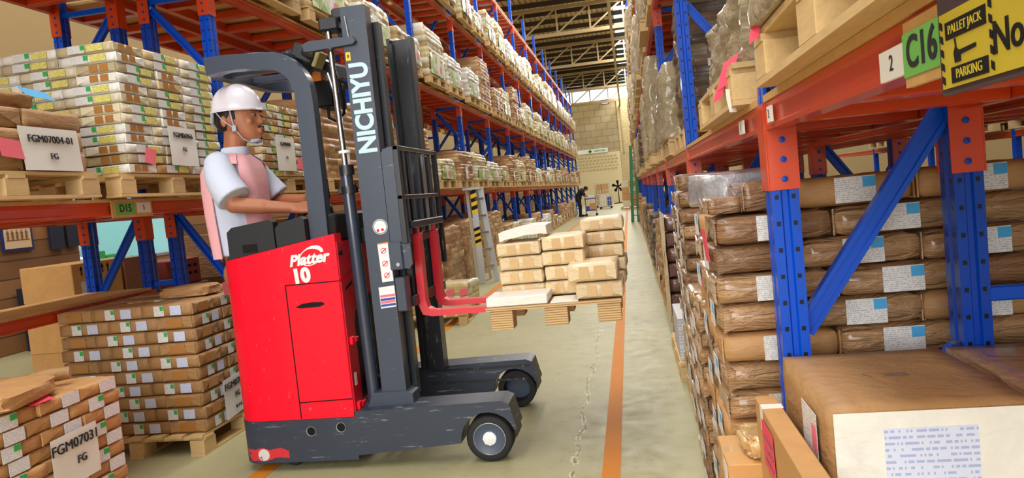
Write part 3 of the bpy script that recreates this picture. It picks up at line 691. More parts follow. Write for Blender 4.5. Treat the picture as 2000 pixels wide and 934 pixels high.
# ---------------------------------------------------------------- wrapped pallet loads
def bale_mesh(lx, ly, h, bw, bh, seed, mats, amp=.012, sag=.02, crown=True):
    "a block of stacked bales as one skin: bricks stand in and out, seams dip; origin at the bottom centre"
    b = MB(); bm = b.bm; r_ = random.Random(seed); rows = max(2, round(h/bh)); rh = h/rows; sub, sz = 4, 4
    per = [(lx, Vector((1, 0, 0)), Vector((0, -1, 0)), Vector((-lx/2, -ly/2, 0))), (ly, Vector((0, 1, 0)), Vector((1, 0, 0)), Vector((lx/2, -ly/2, 0))),
           (lx, Vector((-1, 0, 0)), Vector((0, 1, 0)), Vector((lx/2, ly/2, 0))), (ly, Vector((0, -1, 0)), Vector((-1, 0, 0)), Vector((-lx/2, ly/2, 0)))]
    nb = [max(2, round(p[0]/bw)) for p in per]; cols = []
    for s, (L, d, n, o) in enumerate(per):
        for i in range(nb[s]*sub): cols.append((s, i, o+d*L*i/(nb[s]*sub), n if i else (n+per[s-1][2]).normalized()*.7))
    N = len(cols); val = {}; dep = {}
    def key(s, c, r): return (s, c if r % 2 == 0 else (c+.5)//1, r)
    off = Vector((seed*3.1, seed*1.7, 0)); ring = []
    lean = [r_.uniform(-.012, .012) for _ in range(rows+1)]; lean2 = [r_.uniform(-.012, .012) for _ in range(rows+1)]
    zt = [r_.uniform(-.03, .03) if crown else 0 for _ in range(12)]
    for j in range(rows*sz+1):
        row = []; r0 = min(j//sz, rows-1); fz = (j/sz)-r0
        for s, i, p, n in cols:
            half = .5 if r0 % 2 else 0; c = math.floor(i/sub+half); fu = (i/sub+half)-c; k = (s, c, r0)
            if k not in dep: dep[k] = r_.uniform(-amp, amp)
            edge = min(1, min(fz, 1-fz)*3.2+.25)*min(1, min(fu, 1-fu)*4+.3)
            d = dep[k]-(1-edge)*.016+noise.noise(Vector((p.x*6, p.y*6, j*rh/sz*9))+off)*.008
            z = j*rh/sz; q = p+n*d+Vector((lean[r0], lean2[r0], 0)); t = j/(rows*sz)
            q = q*(1-.04*max(0, t-.8)/.2 if crown else 1)
            if j == rows*sz: z += noise.noise(Vector((p.x*2.5, p.y*2.5, 0))+off)*sag*2
            row.append(bm.verts.new((q.x, q.y, z)))
        ring.append(row)
    lay = bm.faces.layers.float.new('brick') if False else None
    cl = {}; fv = []
    for j in range(rows*sz):
        r0 = j//sz
        for i in range(N):
            f = bm.faces.new((ring[j][i], ring[j][(i+1) % N], ring[j+1][(i+1) % N], ring[j+1][i])); f.smooth = True
            s, ii = cols[i][0], cols[i][1]; half = .5 if r0 % 2 else 0; k = (s, math.floor((ii+.5)/sub+half), r0)
            if k not in cl: cl[k] = r_.random()
            fv.append(cl[k])
    # top
    top = ring[-1]; c = bm.verts.new((0, 0, h+.02)); inner = []
    for v in top: q = v.co*.5; inner.append(bm.verts.new((q.x, q.y, h+noise.noise(Vector((q.x*4, q.y*4, 1))+off)*sag)))
    for i in range(N):
        f = bm.faces.new((top[i], top[(i+1) % N], inner[(i+1) % N], inner[i])); fv.append(cl[(0, 0, rows-1)] if (0, 0, rows-1) in cl else .3)
        f = bm.faces.new((inner[i], inner[(i+1) % N], c)); fv.append(.3)
    bm.faces.new(ring[0][::-1]); fv.append(.3)
    me = bpy.data.meshes.new('load'); bm.to_mesh(me); bm.free()
    for m in (mats if isinstance(mats, list) else [mats]): me.materials.append(M[m])
    at = me.attributes.new('brick', 'FLOAT', 'FACE'); at.data.foreach_set('value', fv); return me
def film_mesh(lx, ly, h, seed, open_bottom=True):
    "a crinkled stretch film sleeve, a little larger than the load, hanging in folds"
    b = MB(); bm = b.bm; off = Vector((seed*5.3, seed*2.9, 0)); N = 116; J = 26; rings = []
    def pt(u):
        P = 2*(lx+ly); s = u*P
        if s < lx: return Vector((-lx/2+s, -ly/2, 0)), Vector((0, -1, 0))
        s -= lx
        if s < ly: return Vector((lx/2, -ly/2+s, 0)), Vector((1, 0, 0))
        s -= ly
        if s < lx: return Vector((lx/2-s, ly/2, 0)), Vector((0, 1, 0))
        s -= lx; return Vector((-lx/2, ly/2-s, 0)), Vector((-1, 0, 0))
    for j in range(J+1):
        t = j/J; row = []
        for i in range(N):
            p, n = pt(i/N); z = h*t
            d = .03*noise.noise(Vector((p.x*9, p.y*9, z*2.6))+off)+.022*noise.noise(Vector((p.x*19, p.y*19, z*9))+off)+.012*noise.noise(Vector((p.x*40, p.y*40, z*30))+off)+.012
            q = p*(1-.10*max(0, t-.85)/.15)+n*d; row.append(bm.verts.new((q.x, q.y, z+(.03*noise.noise(Vector((p.x*3, p.y*3, 5))+off) if j == J else 0))))
        rings.append(row)
    for j in range(J):
        for i in range(N): f = bm.faces.new((rings[j][i], rings[j][(i+1) % N], rings[j+1][(i+1) % N], rings[j+1][i])); f.smooth = True
    bm.faces.new(rings[-1]); bm.faces.new(rings[0][::-1])
    me = bpy.data.meshes.new('film'); bm.to_mesh(me); bm.free(); me.materials.append(M['film']); return me
def make_load(kind, lx, ly, h, seed):
    t = empty('wrapped_load', (0, 0, 0), 'x', 'pallet load'); r_ = random.Random(seed)
    if kind == 'film':
        obj('stretch_film', film_mesh(lx, ly, h, seed), None, t)
    else:
        obj('bale_block', bale_mesh(lx, ly, h, .26, .068, seed, {'pale': 'bales_pale', 'brown': 'bales_brown', 'white': 'bales_white', 'dark': 'bales_dark', 'carton': 'bales_brown'}[kind]), None, t, smooth=None)
    f = lambda u, v: .012*noise.noise(Vector((u*3+seed, v*2, seed*.7)))
    if kind in ('pale', 'white'):           # green printed cover around the lower part
        b = MB(); hh = min(h*.5, .26)
        b.sheet((lx/2+.016, -ly/2+.06, .015), (0, ly*.82, 0), (0, 0, hh), 14, 5, .0015, f)
        obj('green_cover', b, 'cover', t)
    if kind in ('pale', 'white', 'brown'):
        b = MB(); y0 = r_.uniform(-.3, .1); b.sheet((lx/2+.022, y0, .03), (0, .2, 0), (0, 0, min(.26, h*.6)), 6, 4, .0015, f); s = obj('white_sheet', b, 'paper_sheet', t)
        b = MB(); b.sheet((lx/2+.027, y0+.14, .06), (0, .1, 0), (0, .01, .09), 3, 3, .0012); obj('pink_note', b, 'pink', t)
    if kind == 'carton':
        for q in range(9):
            b = MB(); b.sheet((-lx/2+.1+(q % 3)*.27, -ly/2-.018, .06+(q//3)*h*.31), (.11, 0, 0), (0, 0, .07), 1, 1, .0015); obj('white_label', b, 'label_white', t)
    return t
LOADS = {k: [make_load(k, .92, 1.0, h, s+i*11) for i, h in enumerate(hs)] for k, hs, s in (('pale', (.42, .55, .34, .62), 1), ('white', (.5, .42), 2), ('brown', (.6, .45, .8), 3), ('carton', (.85,), 4), ('film', (.75, 1.0, .6, 1.15), 5), ('dark', (.85, .6), 6))}
DESC = {'pale': 'pale green covered bales', 'white': 'white green covered bales', 'brown': 'brown paper bales', 'carton': 'brown labelled cartons', 'film': 'crinkled film load', 'dark': 'dark wrapped bales'}
ROWN = {'left': 'left rack', 'lback': 'back left rack', 'right': 'right rack', 'rback': 'second right rack', 'rfar': 'far right rack'}
BAY = ['first bay', 'second bay', 'third bay', 'fourth bay', 'fifth bay', 'sixth bay', 'seventh bay', 'eighth bay', 'ninth bay', 'tenth bay', 'eleventh bay', 'twelfth bay', 'thirteenth bay', 'fourteenth bay', 'fifteenth bay', 'sixteenth bay']
rl = random.Random(21)
def rack_load(row, k, l, which, kind, xc, y, rz=0, var=None, floor=False, pal=True, sc=1, z=None):
    z0 = 0 if floor else LV[l]+.096
    where = f'{"floor" if floor else LVN[l]+" shelf"} of the {ROWN[row]}, {BAY[k]}, {which} half'
    if pal: dup(PAL if y < 14 else PALS, (xc, y, z0), 0, 'wooden pallet, ' + where, 'pallets on the racks')
    v = LOADS[kind][var if var is not None else rl.randrange(len(LOADS[kind]))]
    return dup(v, (xc+rl.uniform(-.02, .02), y+rl.uniform(-.03, .03), z0+(.132 if pal else .002)), rz, DESC[kind]+', '+where, 'loads on the racks', None, (1, 1, sc*rl.uniform(.92, 1.08)))
XLP = -3.21
# left rack, first level: behind the pale stacks and on to the far end
rack_load('left', 1, 0, 'far', 'brown', XLP, YL+2.75+1.98, var=2, sc=.95)
for k in range(2, 15):
    for wi, dy in (('near', .72), ('far', 1.98)):
        kind = rl.choice(['pale', 'brown', 'brown', 'white', 'brown', 'pale']) if k > 2 else 'brown'
        rack_load('left', k, 0, wi, kind, XLP, YL+2.75*k+dy, sc=.85, var=0 if k == 3 else None)
# second level
seq = ['pale', 'pale', 'pale', 'white', 'white', 'carton', 'brown', 'pale', 'brown', 'pale']; i = 0
for k in range(0, 15):
    for wi, dy in (('near', .72), ('far', 1.98)):
        kind = 'pale'
        if k >= 2: kind = seq[i] if i < len(seq) else rl.choice(['pale', 'brown', 'pale', 'white', 'pale']); i += 1
        rack_load('left', k, 1, wi, kind, XLP, YL+2.75*k+dy, sc=1.1)
for k in range(3, 15):
    for wi, dy in (('near', .72), ('far', 1.98)):
        rack_load('left', k, 2, wi, rl.choice(['pale', 'pale', 'white', 'pale', 'brown']), XLP, YL+2.75*k+dy, sc=1.15)
# back row on the left
for k in range(1, 11):
    for wi, dy in (('near', .72), ('far', 1.98)):
        if k == 1 and wi == 'near': continue
        rack_load('lback', k, 0, wi, rl.choice(['brown', 'dark', 'pale']), XLB-.07, YL+2.75*k+dy, sc=1.0)
        if k > 2: rack_load('lback', k, 1, wi, rl.choice(['brown', 'pale']), XLB-.07, YL+2.75*k+dy)
# left floor level: cartons and brown piles from the ladder on
for k in range(2, 13):
    for wi, dy in (('near', .72), ('far', 1.98)):
        if k == 2 and wi == 'near': continue
        kind = rl.choice(['brown', 'brown', 'white', 'pale', 'brown']) if k > 4 else 'carton'
        rack_load('left', k, 0, wi, kind, XLP, YL+2.75*k+dy, floor=True, pal=kind != 'carton' or k > 3, sc=1.25 if k == 3 else rl.uniform(.7, 1.25))
for k in range(2, 6):
    rack_load('lback', k, 0, 'near', 'carton', XLB-.07, YL+2.75*k+1.3, floor=True, sc=1.2)
# pallets standing in front of the left rack beyond the truck's forks
dup(PAL, (-2.42, 8.6, 0), .06, 'wooden pallet on the floor seen between the red forks and the ladder', 'pallets on the floor')
FB = tag(obj('wrapped_bundle', bale_mesh(.42, .46, .30, .2, .07, 5, 'bales_pale', .006, .02), None), 'x', 'bundle')
dup(FB, (-2.62, 8.42, .132), .05, 'pale wrapped bundle on the floor pallet just right of the red fork shanks', 'bundles on the floor pallet')
dup(FB, (-2.17, 8.75, .132), -.1, 'pale wrapped bundle with pink notes on the floor pallet before the ladder', 'bundles on the floor pallet')
dup(FB, (-2.62, 8.42, .44), .15, 'upper pale wrapped bundle on the floor pallet behind the red forks', 'bundles on the floor pallet')
for i, (x, y) in enumerate(((-2.25, 8.51), (-2.08, 8.51))): note((x, y-.02, .28), (.1, 0, .01), (.01, -.005, .08), 'pink', f'pink note on the {("left", "right")[i]} of the pale bundle before the ladder')
# ---------------------------------------------------------------- right rack loads
XRP = .80
for k in range(0, 14):
    for l in (0, 1, 2):
        for wi, dy in (('near', .70), ('far', 1.98)):
            y = YR+2.75*k+dy
            if k == 0 and l == 0: continue
            if k == 1 and l == 0 and wi == 'near': continue
            rack_load('right', k+1, l, wi, 'film' if l or rl.random() < .7 else 'dark', XRP-(.04 if rl.random() < .5 else -.02), y, math.pi, sc=.95)
for k in range(0, 5):
    for wi, dy in (('near', .70), ('far', 1.98)):
        rack_load('rback', k+1, 0, wi, rl.choice(['brown', 'dark']), 1.70-.30+.48, YR+2.75*k+dy)
        rack_load('rfar', k+1, 0, wi, rl.choice(['brown', 'pale']), 4.9+.30, YR+2.75*k+dy)
        rack_load('rfar', k+1, 0, wi, rl.choice(['brown', 'pale']), 4.9+.30, YR+2.75*k+dy, floor=True)
# right, first level near: bare pallets, film ends and hanging notes
dup(PAL, (.80, 1.42, LV[0]+.096), 0, 'wooden pallet on the first shelf right above the sign C16', 'pallets on the racks')
dup(PAL, (.80, .22, LV[0]+.096), 0, 'wooden pallet at the upper right corner over the yellow sign', 'pallets on the racks')
dup(LOADS['film'][1], (.80, 1.42, LV[0]+.23), math.pi, 'film wrapped load over the right pallet above the label C16', 'loads on the racks')
dup(LOADS['film'][0], (.80, .22, LV[0]+.23), math.pi, 'film wrapped load at the upper right corner of the picture', 'loads on the racks')
dup(PAL, (.80, 2.92, LV[0]+.096), 0, 'wooden pallet on the right shelf just behind the nearest blue post', 'pallets on the racks')
dup(LOADS['film'][2], (.87, 2.92, LV[0]+.23), math.pi, 'low film wrapped load on the right shelf behind the nearest blue post', 'loads on the racks', None, (1, 1, .5))
DK = make_load('dark', .9, 1.0, 1.05, 77)
for z in (.62, .69): b = MB(); b.sheet((-.2, -.535, z), (.17, 0, 0), (0, 0, .06), 2, 2, .0015); obj('yellow_label', b, 'label_yellow', DK)
for x, z in ((-.3, .4), (-.32, .2), (-.05, .3), (.1, .52)): b = MB(); b.sheet((x, -.535, z), (.13, 0, 0), (0, 0, .05), 2, 2, .0015); obj('white_label', b, 'label', DK)
dup(DK, (.90, 5.78, LV[0]+.23), 0, 'dark wrapped load with yellow labels on the right rack', 'loads on the racks')
dup(PAL, (.86, 5.75, LV[0]+.096), 0, 'wooden pallet under the dark load on the right rack', 'pallets on the racks')
def hang(o, pts, wd, m, label, cat='note'):
    "a strip hanging through points"
    b = MB(); pts = [Vector(p) for p in pts]; wd = Vector(wd); n = len(pts)
    vs = []
    for p in pts: vs += [p, p+wd, p+Vector((.001, -.0015, 0)), p+wd+Vector((.001, -.0015, 0))]
    fs = []
    for i in range(n-1): a = 4*i; c = a+4; fs += [(a, a+1, c+1, c), (a+2, c+2, c+3, a+3), (a, c, c+2, a+2), (a+1, a+3, c+3, c+1)]
    fs += [(0, 2, 3, 1), (4*n-4, 4*n-3, 4*n-1, 4*n-2)]
    b.geom(vs, fs); return tag(obj(o, b, m, smooth=40), label, cat)
hang('pink_note', [(.335, 2.50, 1.755), (.32, 2.48, 1.72), (.305, 2.46, 1.665)], (.05, .012, .03), 'hot_pink', 'pink note hanging from the right load behind the nearest blue post')
hang('pink_note', [(.31, 2.48, 1.69), (.295, 2.46, 1.655), (.285, 2.45, 1.625)], (.03, .01, .02), 'hot_pink', 'lower pink strip hanging beside the right rack pallet')
hang('white_tag', [(.325, 2.44, 1.665), (.325, 2.43, 1.63), (.33, 2.42, 1.59)], (.022, .01, .0), 'paper_sheet', 'white paper tag hanging beside the pink strips on the right rack', 'tag')
hang('pink_note', [(.335, 1.88, 1.80), (.32, 1.87, 1.745), (.31, 1.86, 1.70)], (.022, -.006, .015), 'hot_pink', 'pink note hanging on the film load left of the C16 pallet')
# ---------------------------------------------------------------- right floor stacks
E_ = [make_parcel('E', .35, .245, .093, m, s+60) for s, m in enumerate(('kraft_film', 'kraft_film', 'kraft_light', 'kraft_film', 'kraft_dark'))]
F_ = [make_parcel('F', .35, .245, .084, m, s+70) for s, m in enumerate(('kraft_dark', 'kraft_film', 'kraft_dark'))]
H_ = [make_parcel('F', .34, .24, .07, m, s+80) for s, m in enumerate(('kraft_dark', 'kraft_film'))]
dup(PAL, (.73, 2.93, 0), 0, 'wooden pallet under the film wrapped bundles behind the nearest right post', 'pallets on the floor')
ring(E_, .245, 1.215, 2.41, 3.16, .132, .0945, 13, .36, .25, 'blue post stack', 'film wrapped bundles behind the right post', lambda l: l % 2 == 1, corner='-x', adj='film wrapped brown bundle', skip=lambda l, f, i: l == 0 and (f == 's' or i == 0), jit=.007, top=False)
dup(PAL, (.73, 4.42, 0), 0, 'wooden pallet under the dark bundles in the right rack bay', 'pallets on the floor')
ring(H_, .235, .96, 3.22, 3.86, .02, .0715, 12, .34, .24, 'low dark stack', 'dark bundles on the right floor', lambda l: l % 2 == 0, corner='-x', adj='dark brown bundle', jit=.008)
ring(F_, .255, .96, 3.98, 4.86, .132, .0855, 14, .36, .25, 'tall dark stack', 'dark bundles on the right floor', lambda l: l % 2 == 0, corner='-x', adj='dark wrapped bundle', jit=.008, top=False)
note((.25, 4.02, 1.22), (.01, .12, 0), (0, 0, .11), 'hot_pink', 'pink note high on the dark right stack')
note((.235, 2.44, 1.12), (.0, .1, 0), (-.01, 0, .11), 'hot_pink', 'pink note at the corner of the film wrapped bundle stack')
lump('grey_film_bag', 'film_grey', .385, 2.92, 1.272, .28, .40, .14, 2, 'grey plastic film bundle on top of the right bundle stack', 'plastic bag', .2, .15)
b = parcel_mesh(.24, .3, .09, 91, 'kraft_dark'); o = obj('paper_parcel', b, None); o.location = (.38, 4.2, 1.378); tag(o, 'small dark parcel lying on the tall dark right stack', 'parcel')
b = parcel_mesh(.09, .28, .095, 92, 'kraft_dark'); o = obj('paper_parcel', b, None); o.location = (.395, 2.57, 1.320); o.rotation_euler = (0, 0, .03); tag(o, 'upright dark parcel at the top left of the nearest blue post', 'parcel')
b = parcel_mesh(.10, .25, .055, 93, 'kraft_dark'); o = obj('paper_parcel', b, None); o.location = (.292, 2.56, 1.299); tag(o, 'small dark parcel under the grey film bundle on the right stack', 'parcel')
# opened pack of printed sheets on the low stack
b = MB(); b.box(.29, .50, 3.26, 3.56, .885, .955, .004); tag(obj('sheet_pack', b, 'sheets'), 'open pack of printed sheets on the low dark right stack', 'paper')
note((.285, 3.24, .88), (.03, -.005, 0), (-.02, 0, .085), 'hot_pink', 'small pink note on the open pack of sheets at the right')
# further right floor: white sheets on a pallet, tall film wrapped carton stack, far piles
dup(PAL, (.70, 5.72, 0), 0, 'wooden pallet under the white sheets on the right', 'pallets on the floor')
b = MB(); b.box(.25, .75, 5.25, 5.9, .132, .43, .004); tag(obj('sheet_stack', b, 'sheets'), 'stack of white paper sheets on a pallet at the right', 'paper')
PL = [make_parcel('F', .40, .30, .13, m, s+90) for s, m in enumerate(('plum', 'plum'))]
ring(PL, .27, .97, 6.55, 7.25, .01, .134, 8, .40, .30, 'shiny stack', 'film wrapped cartons on the right', lambda l: l % 2 == 0, corner='-x', adj='shiny film wrapped carton')
b = MB(); b.sheet((.262, 6.5, .05), (0, .78, 0), (0, 0, 1.06), 10, 10, .006, lambda u, v: .012*noise.noise(Vector((u*3, v*5, 3)))); tag(obj('cardboard_cover', b, 'tan'), 'tan cardboard cover over the shiny film wrapped stack', 'cardboard')
for k in range(2, 12):
    for wi, dy in (('near', .7), ('far', 1.98)):
        if k == 2: rack_load('right', k, 0, wi, 'brown', .74, YR+2.75*k+dy+.15, math.pi, floor=True, var=1, sc=1.2) if wi == 'far' else rack_load('right', k, 0, wi, 'brown', .74, YR+2.75*k+dy, math.pi, floor=True, sc=1.0)
        else: rack_load('right', k, 0, wi, rl.choice(['brown', 'dark', 'brown']), .74, YR+2.75*k+dy, math.pi, floor=True, sc=rl.uniform(.9, 1.4))
# ---------------------------------------------------------------- foreground right
def big_parcel(x0, x1, y0, y1, z0, z1, m, seed, label):
    o = obj('big_parcel', parcel_mesh(y1-y0, x1-x0, z1-z0, seed, m, .008, True, .003), None); o.rotation_euler = (0, 0, hp); o.location = ((x0+x1)/2, (y0+y1)/2, (z0+z1)/2); return tag(o, label, 'parcel')
p1 = big_parcel(.382, .795, 1.655, 2.17, .65, .872, 'kraft', 101, 'big brown paper parcel in the right foreground with a blue label')
L_, W_ = .515, .413
def face_label(parent, w, h, at, m, name='label'):
    b = MB(); b.sheet((at[0], at[1]+w/2, at[2]-h/2), (0, -w, 0), (0, 0, h), 2, 2, .0012); return obj(name, b, m, parent, world=False)
face_label(p1, .405, .208, (-L_/2-.0075, 0, 0), 'white_pack', 'white_wrapper'); face_label(p1, .185, .16, (-L_/2-.0092, .03-.02, -.012), 'label_blue')
b = MB(); b.sheet((-.02, W_/2+.0085, -.06), (-.14, 0, 0), (0, 0, .13), 4, 4, .0012, lambda u, v: .0); l = obj('label', b, 'label', p1, world=False)
b = MB(); b.sheet((-.12, W_/2+.0108, -.02), (-.04, 0, 0), (0, 0, .06), 1, 1, .001); obj('pink_mark', b, 'pink_mark', l, world=False)
b = MB(); [b.bar(p, q, .0022, .0006) for p, q in (((.02, .06, .1105), (-.015, .045, .1105)), ((.01, .015, .1105), (.012, -.035, .1105)), ((.012, -.035, .1105), (-.012, -.038, .1105)), ((-.012, -.038, .1105), (-.01, .015, .1105)), ((.0, .012, .1105), (.0, -.03, .1105)))]; obj('pencil_mark', b, 'ink_grey', p1, world=False)
big_parcel(.81, 1.25, 1.64, 2.17, .65, .872, 'kraft_dark', 102, 'second big dark brown parcel at the lower right edge')
big_parcel(.39, .81, 1.62, 2.15, .40, .64, 'kraft', 103, 'brown parcel under the big foreground parcel'); big_parcel(.82, 1.25, 1.62, 2.15, .40, .64, 'kraft', 104, 'brown parcel under the dark parcel at the lower right edge')
b = MB(); b.box(.39, 1.25, 1.62, 2.15, .14, .39, .006); tag(obj('carton', b, 'carton'), 'wide carton at the bottom of the foreground parcels', 'carton')
dup(PAL, (.86, 1.66, 0), 0, 'wooden pallet under the foreground parcels on the right', 'pallets on the floor')
b = MB(); b.box(.298, .352, 1.45, 2.15, .14, .765, .003)
c1 = empty('carton', (.337, 1.76, .14), 'tall tan carton with a pink note left of the foreground parcel', 'carton')
obj('body', b, 'carton', c1, smooth=None)
b = MB(); b.box(.297, .353, 2.03, 2.065, .7645, .7665); b.box(.2965, .2975, 2.03, 2.065, .70, .7665); obj('tape', b, 'white_pack', c1)
n_ = note((.294, 2.02, .62), (0, -.15, 0), (0, .01, .12), 'hot_pink', 'pink note with handwriting on the tall carton at the right', wob=.002)
b = MB(); r_ = random.Random(3)
for i in range(3):
    for j in range(5): b.box(.2905, .2917, 1.99-j*.024-.016, 1.99-j*.024, .705-i*.03, .707-i*.03+r_.random()*.004)
obj('handwriting', b, 'ink_grey', n_, world=False)
def carton(x0, x1, y0, y1, z0, z1, label, sheet=True):
    t = empty('carton', ((x0+x1)/2, (y0+y1)/2, z0), label, 'carton'); b = MB(); b.box(x0, x1, y0, y1, z0, z1, .003); obj('body', b, 'carton', t)
    b = MB(); b.box(x0-.0008, x1+.0008, (y0+y1)/2-.025, (y0+y1)/2+.025, z1-.06, z1+.0006); obj('tape', b, 'clear_tape', t)
    if sheet: b = MB(); b.sheet((x0-.001, y0+.09, z1-.13), (0, -.08, 0), (0, 0, .12), 3, 3, .001); obj('white_label', b, 'paper_sheet', t)
    return t
carton(.205, .345, 2.12, 2.37, .345, .58, 'small carton under the tape ball in front of the right stack'); carton(.20, .345, 2.10, 2.38, .08, .335, 'lower small carton on the floor in front of the right stack')
carton(.20, .29, 1.80, 2.08, .02, .50, 'narrow carton at the lower edge beside the tall carton')
lump('crumpled_paper', 'clear_tape', .315, 2.22, .582, .10, .16, .06, 4, 'crumpled brown tape ball on the small carton at the right', 'scrap', 0, .5)
# ---------------------------------------------------------------- the load on the forks
t = empty('wooden_pallet', (-.44, 4.3, .68), 'thin board pallet with block feet carried on the red forks', 'pallet')
b = MB(); b.box(-.80, -.09, 3.80, 4.82, .803, .822); obj('deck_board', b, 'ply', t)
for x in (-.72, -.43, -.155):
    for y in (3.87, 4.28, 4.74):
        b = MB(); b.box(x-.06, x+.06, y-.06, y+.06, .70 if x < -.5 else .705, .8025, .002); obj('block', b, 'ply', t)
b = MB(); b.box(-.455, -.31, 3.805, 4.02, .823, .828); tag(obj('cardboard_sheet', b, 'white_pack'), 'white board lying on the fork pallet between the parcels', 'cardboard')
D_ = [make_parcel('D', .345, .245, .077, m, s+110) for s, m in enumerate(('tan', 'tan', 'tan', 'tan'))]
def fp(x, y, z, label, rz=0, tilt=0, s=(1, 1, 1)):
    o = dup(rng.choice(D_), (x+rng.uniform(-.008, .008), y, z), hp+rz, label, 'tan parcels on the forks', None, s); o.rotation_euler.x = 0
    if tilt: o.rotation_euler = (0, 0, hp+rz); o.rotation_euler.x = tilt
FL = ['bottom', 'second', 'third', 'fourth', 'fifth', 'sixth', 'seventh']
for i in range(4): fp(-.635, 4.25, .862+i*.079, f'tan parcel in the left column on the forks, {FL[i]} from below', rng.uniform(-.03, .03))
for i in range(4): fp(-.385, 4.22, .867+i*.083, f'tan parcel in the middle column on the forks, {FL[i]} from below', rng.uniform(-.05, .05), s=(1, .95, 1.03))
for i in range(5): fp(-.185, 4.55, .862+i*.0795, f'tan parcel in the rear right column on the forks, {FL[i]} from below', rng.uniform(-.04, .04), s=(1, 1.02, 1))
fp(-.195, 4.0, .868, 'tan parcel at the front right of the fork load, lower one', s=(1, 1.0, 1.12)); fp(-.218, 3.99, .965, 'tilted tan parcel at the front right of the fork load, upper one', -.02, 0, (1, 1.05, 1.25))
b = MB(); b.box(-.795, -.47, 3.81, 4.06, .823, .872, .004); tag(obj('white_pack', b, 'white_pack'), 'flat white paper pack at the front left of the fork load', 'paper pack')
b = MB(); b.sheet((-.74, 4.08, 1.145), (.27, 0, .014), (0, .34, 0), 8, 6, .05, lambda u, v: .02*math.sin(u*2.6)+.006*noise.noise(Vector((u*4, v*4, 0)))); tag(obj('white_pack', b, 'white_pack', smooth=40), 'bent white paper pack on top of the left fork column', 'paper pack')
# ---------------------------------------------------------------- signs on the racks
b = MB(); b.box(-2.895, -2.888, 3.80, 4.16, 1.495, 1.60); pl = tag(obj('location_plate', b, 'deck'), 'wooden plate with the green label D15 and a white 5 on the left beam', 'sign')
b = MB(); b.box(-2.8885, -2.8865, 3.83, 4.00, 1.512, 1.582); obj('green_label', b, 'green_tag', pl); b = MB(); b.box(-2.8885, -2.8865, 4.02, 4.145, 1.518, 1.580); obj('white_label', b, 'paper_sheet', pl)
b = MB(); text_mb(b, 'D15', .062, frame_mx((-2.8862, 3.915, 1.547), *FACE_X), .001, .001); obj('lettering', b, 'ink', pl); b = MB(); text_mb(b, '5', .04, frame_mx((-2.8862, 4.08, 1.548), *FACE_X), .001); obj('number', b, 'ink', pl)
b = MB(); b.box(.378, .386, .942, 1.079, 1.490, 1.575); pl = tag(obj('location_plate', b, 'deck'), 'wooden plate with the green label C16 on the right beam', 'sign')
b = MB(); b.box(.3755, .3777, .947, 1.077, 1.503, 1.560); obj('green_label', b, 'green_tag', pl)
b = MB(); text_mb(b, 'C16', .058, frame_mx((.3752, 1.014, 1.5315), *FACE_NX), .001, .001); obj('lettering', b, 'ink', pl)
def tagplate(y0, y1, z0, z1, t, label):
    b = MB(); b.box(.380, .387, y0, y1, z0, z1); o = tag(obj('beam_label', b, 'paper_sheet'), label, 'label')
    b = MB(); text_mb(b, t, .032, frame_mx((.3797, (y0+y1)/2, (z0+z1)/2), *FACE_NX), .0008); obj('lettering', b, 'ink', o)
tagplate(1.085, 1.185, 1.510, 1.553, '2', 'white label with the number 2 beside the label C16')
tagplate(2.04, 2.09, 1.525, 1.567, '3', 'small white label with a 3 next to the nearest right post')
tagplate(2.52, 2.60, 1.525, 1.568, '1', 'small white label with a 1 behind the nearest right post')
sg = empty('parking_sign', (.366, .80, 1.46), 'yellow and black pallet jack parking sign at the upper right', 'sign')
b = MB(); b.box(.362, .372, .50, .928, 1.463, 1.578, .003); obj('sleeve', b, 'sign_frame', sg)
b = MB(); b.box(.3595, .3617, .51, .916, 1.470, 1.552); obj('face', b, 'sign_yellow', sg)
b = MB(); b.box(.3585, .3593, .806, .900, 1.522, 1.541); b.box(.3585, .3593, .806, .890, 1.474, 1.491); obj('black_bands', b, 'black', sg)
b = MB()
for y in (.9135, .800):
    b = MB()
    for i in range(5): b.prism([(y-.006, 1.474+i*.015), (y, 1.477+i*.015), (y, 1.485+i*.015), (y-.006, 1.482+i*.015)], 'x', .3585, .3593)
    obj('hazard_edge', b, 'black', sg)
b = MB(); b.prism([(.866, 1.495), (.880, 1.495), (.882, 1.506), (.8775, 1.512), (.879, 1.521), (.8765, 1.521), (.8745, 1.510), (.868, 1.507), (.830, 1.508), (.830, 1.504), (.866, 1.502)], 'x', .3585, .3593); obj('pictogram', b, 'black', sg)
b = MB(); text_mb(b, 'PALLET JACK', .0135, frame_mx((.3583, .853, 1.5315), *FACE_NX), .0003, 0, 'CENTER', 1.0); obj('white_lettering', b, 'sign_yellow', sg); b = MB(); text_mb(b, 'PARKING', .0145, frame_mx((.3583, .848, 1.4825), *FACE_NX), .0003, 0); obj('white_lettering', b, 'sign_yellow', sg)
b = MB(); text_mb(b, 'No', .044, frame_mx((.3590, .766, 1.503), *FACE_NX), .0006, .0006); obj('lettering', b, 'black', sg)
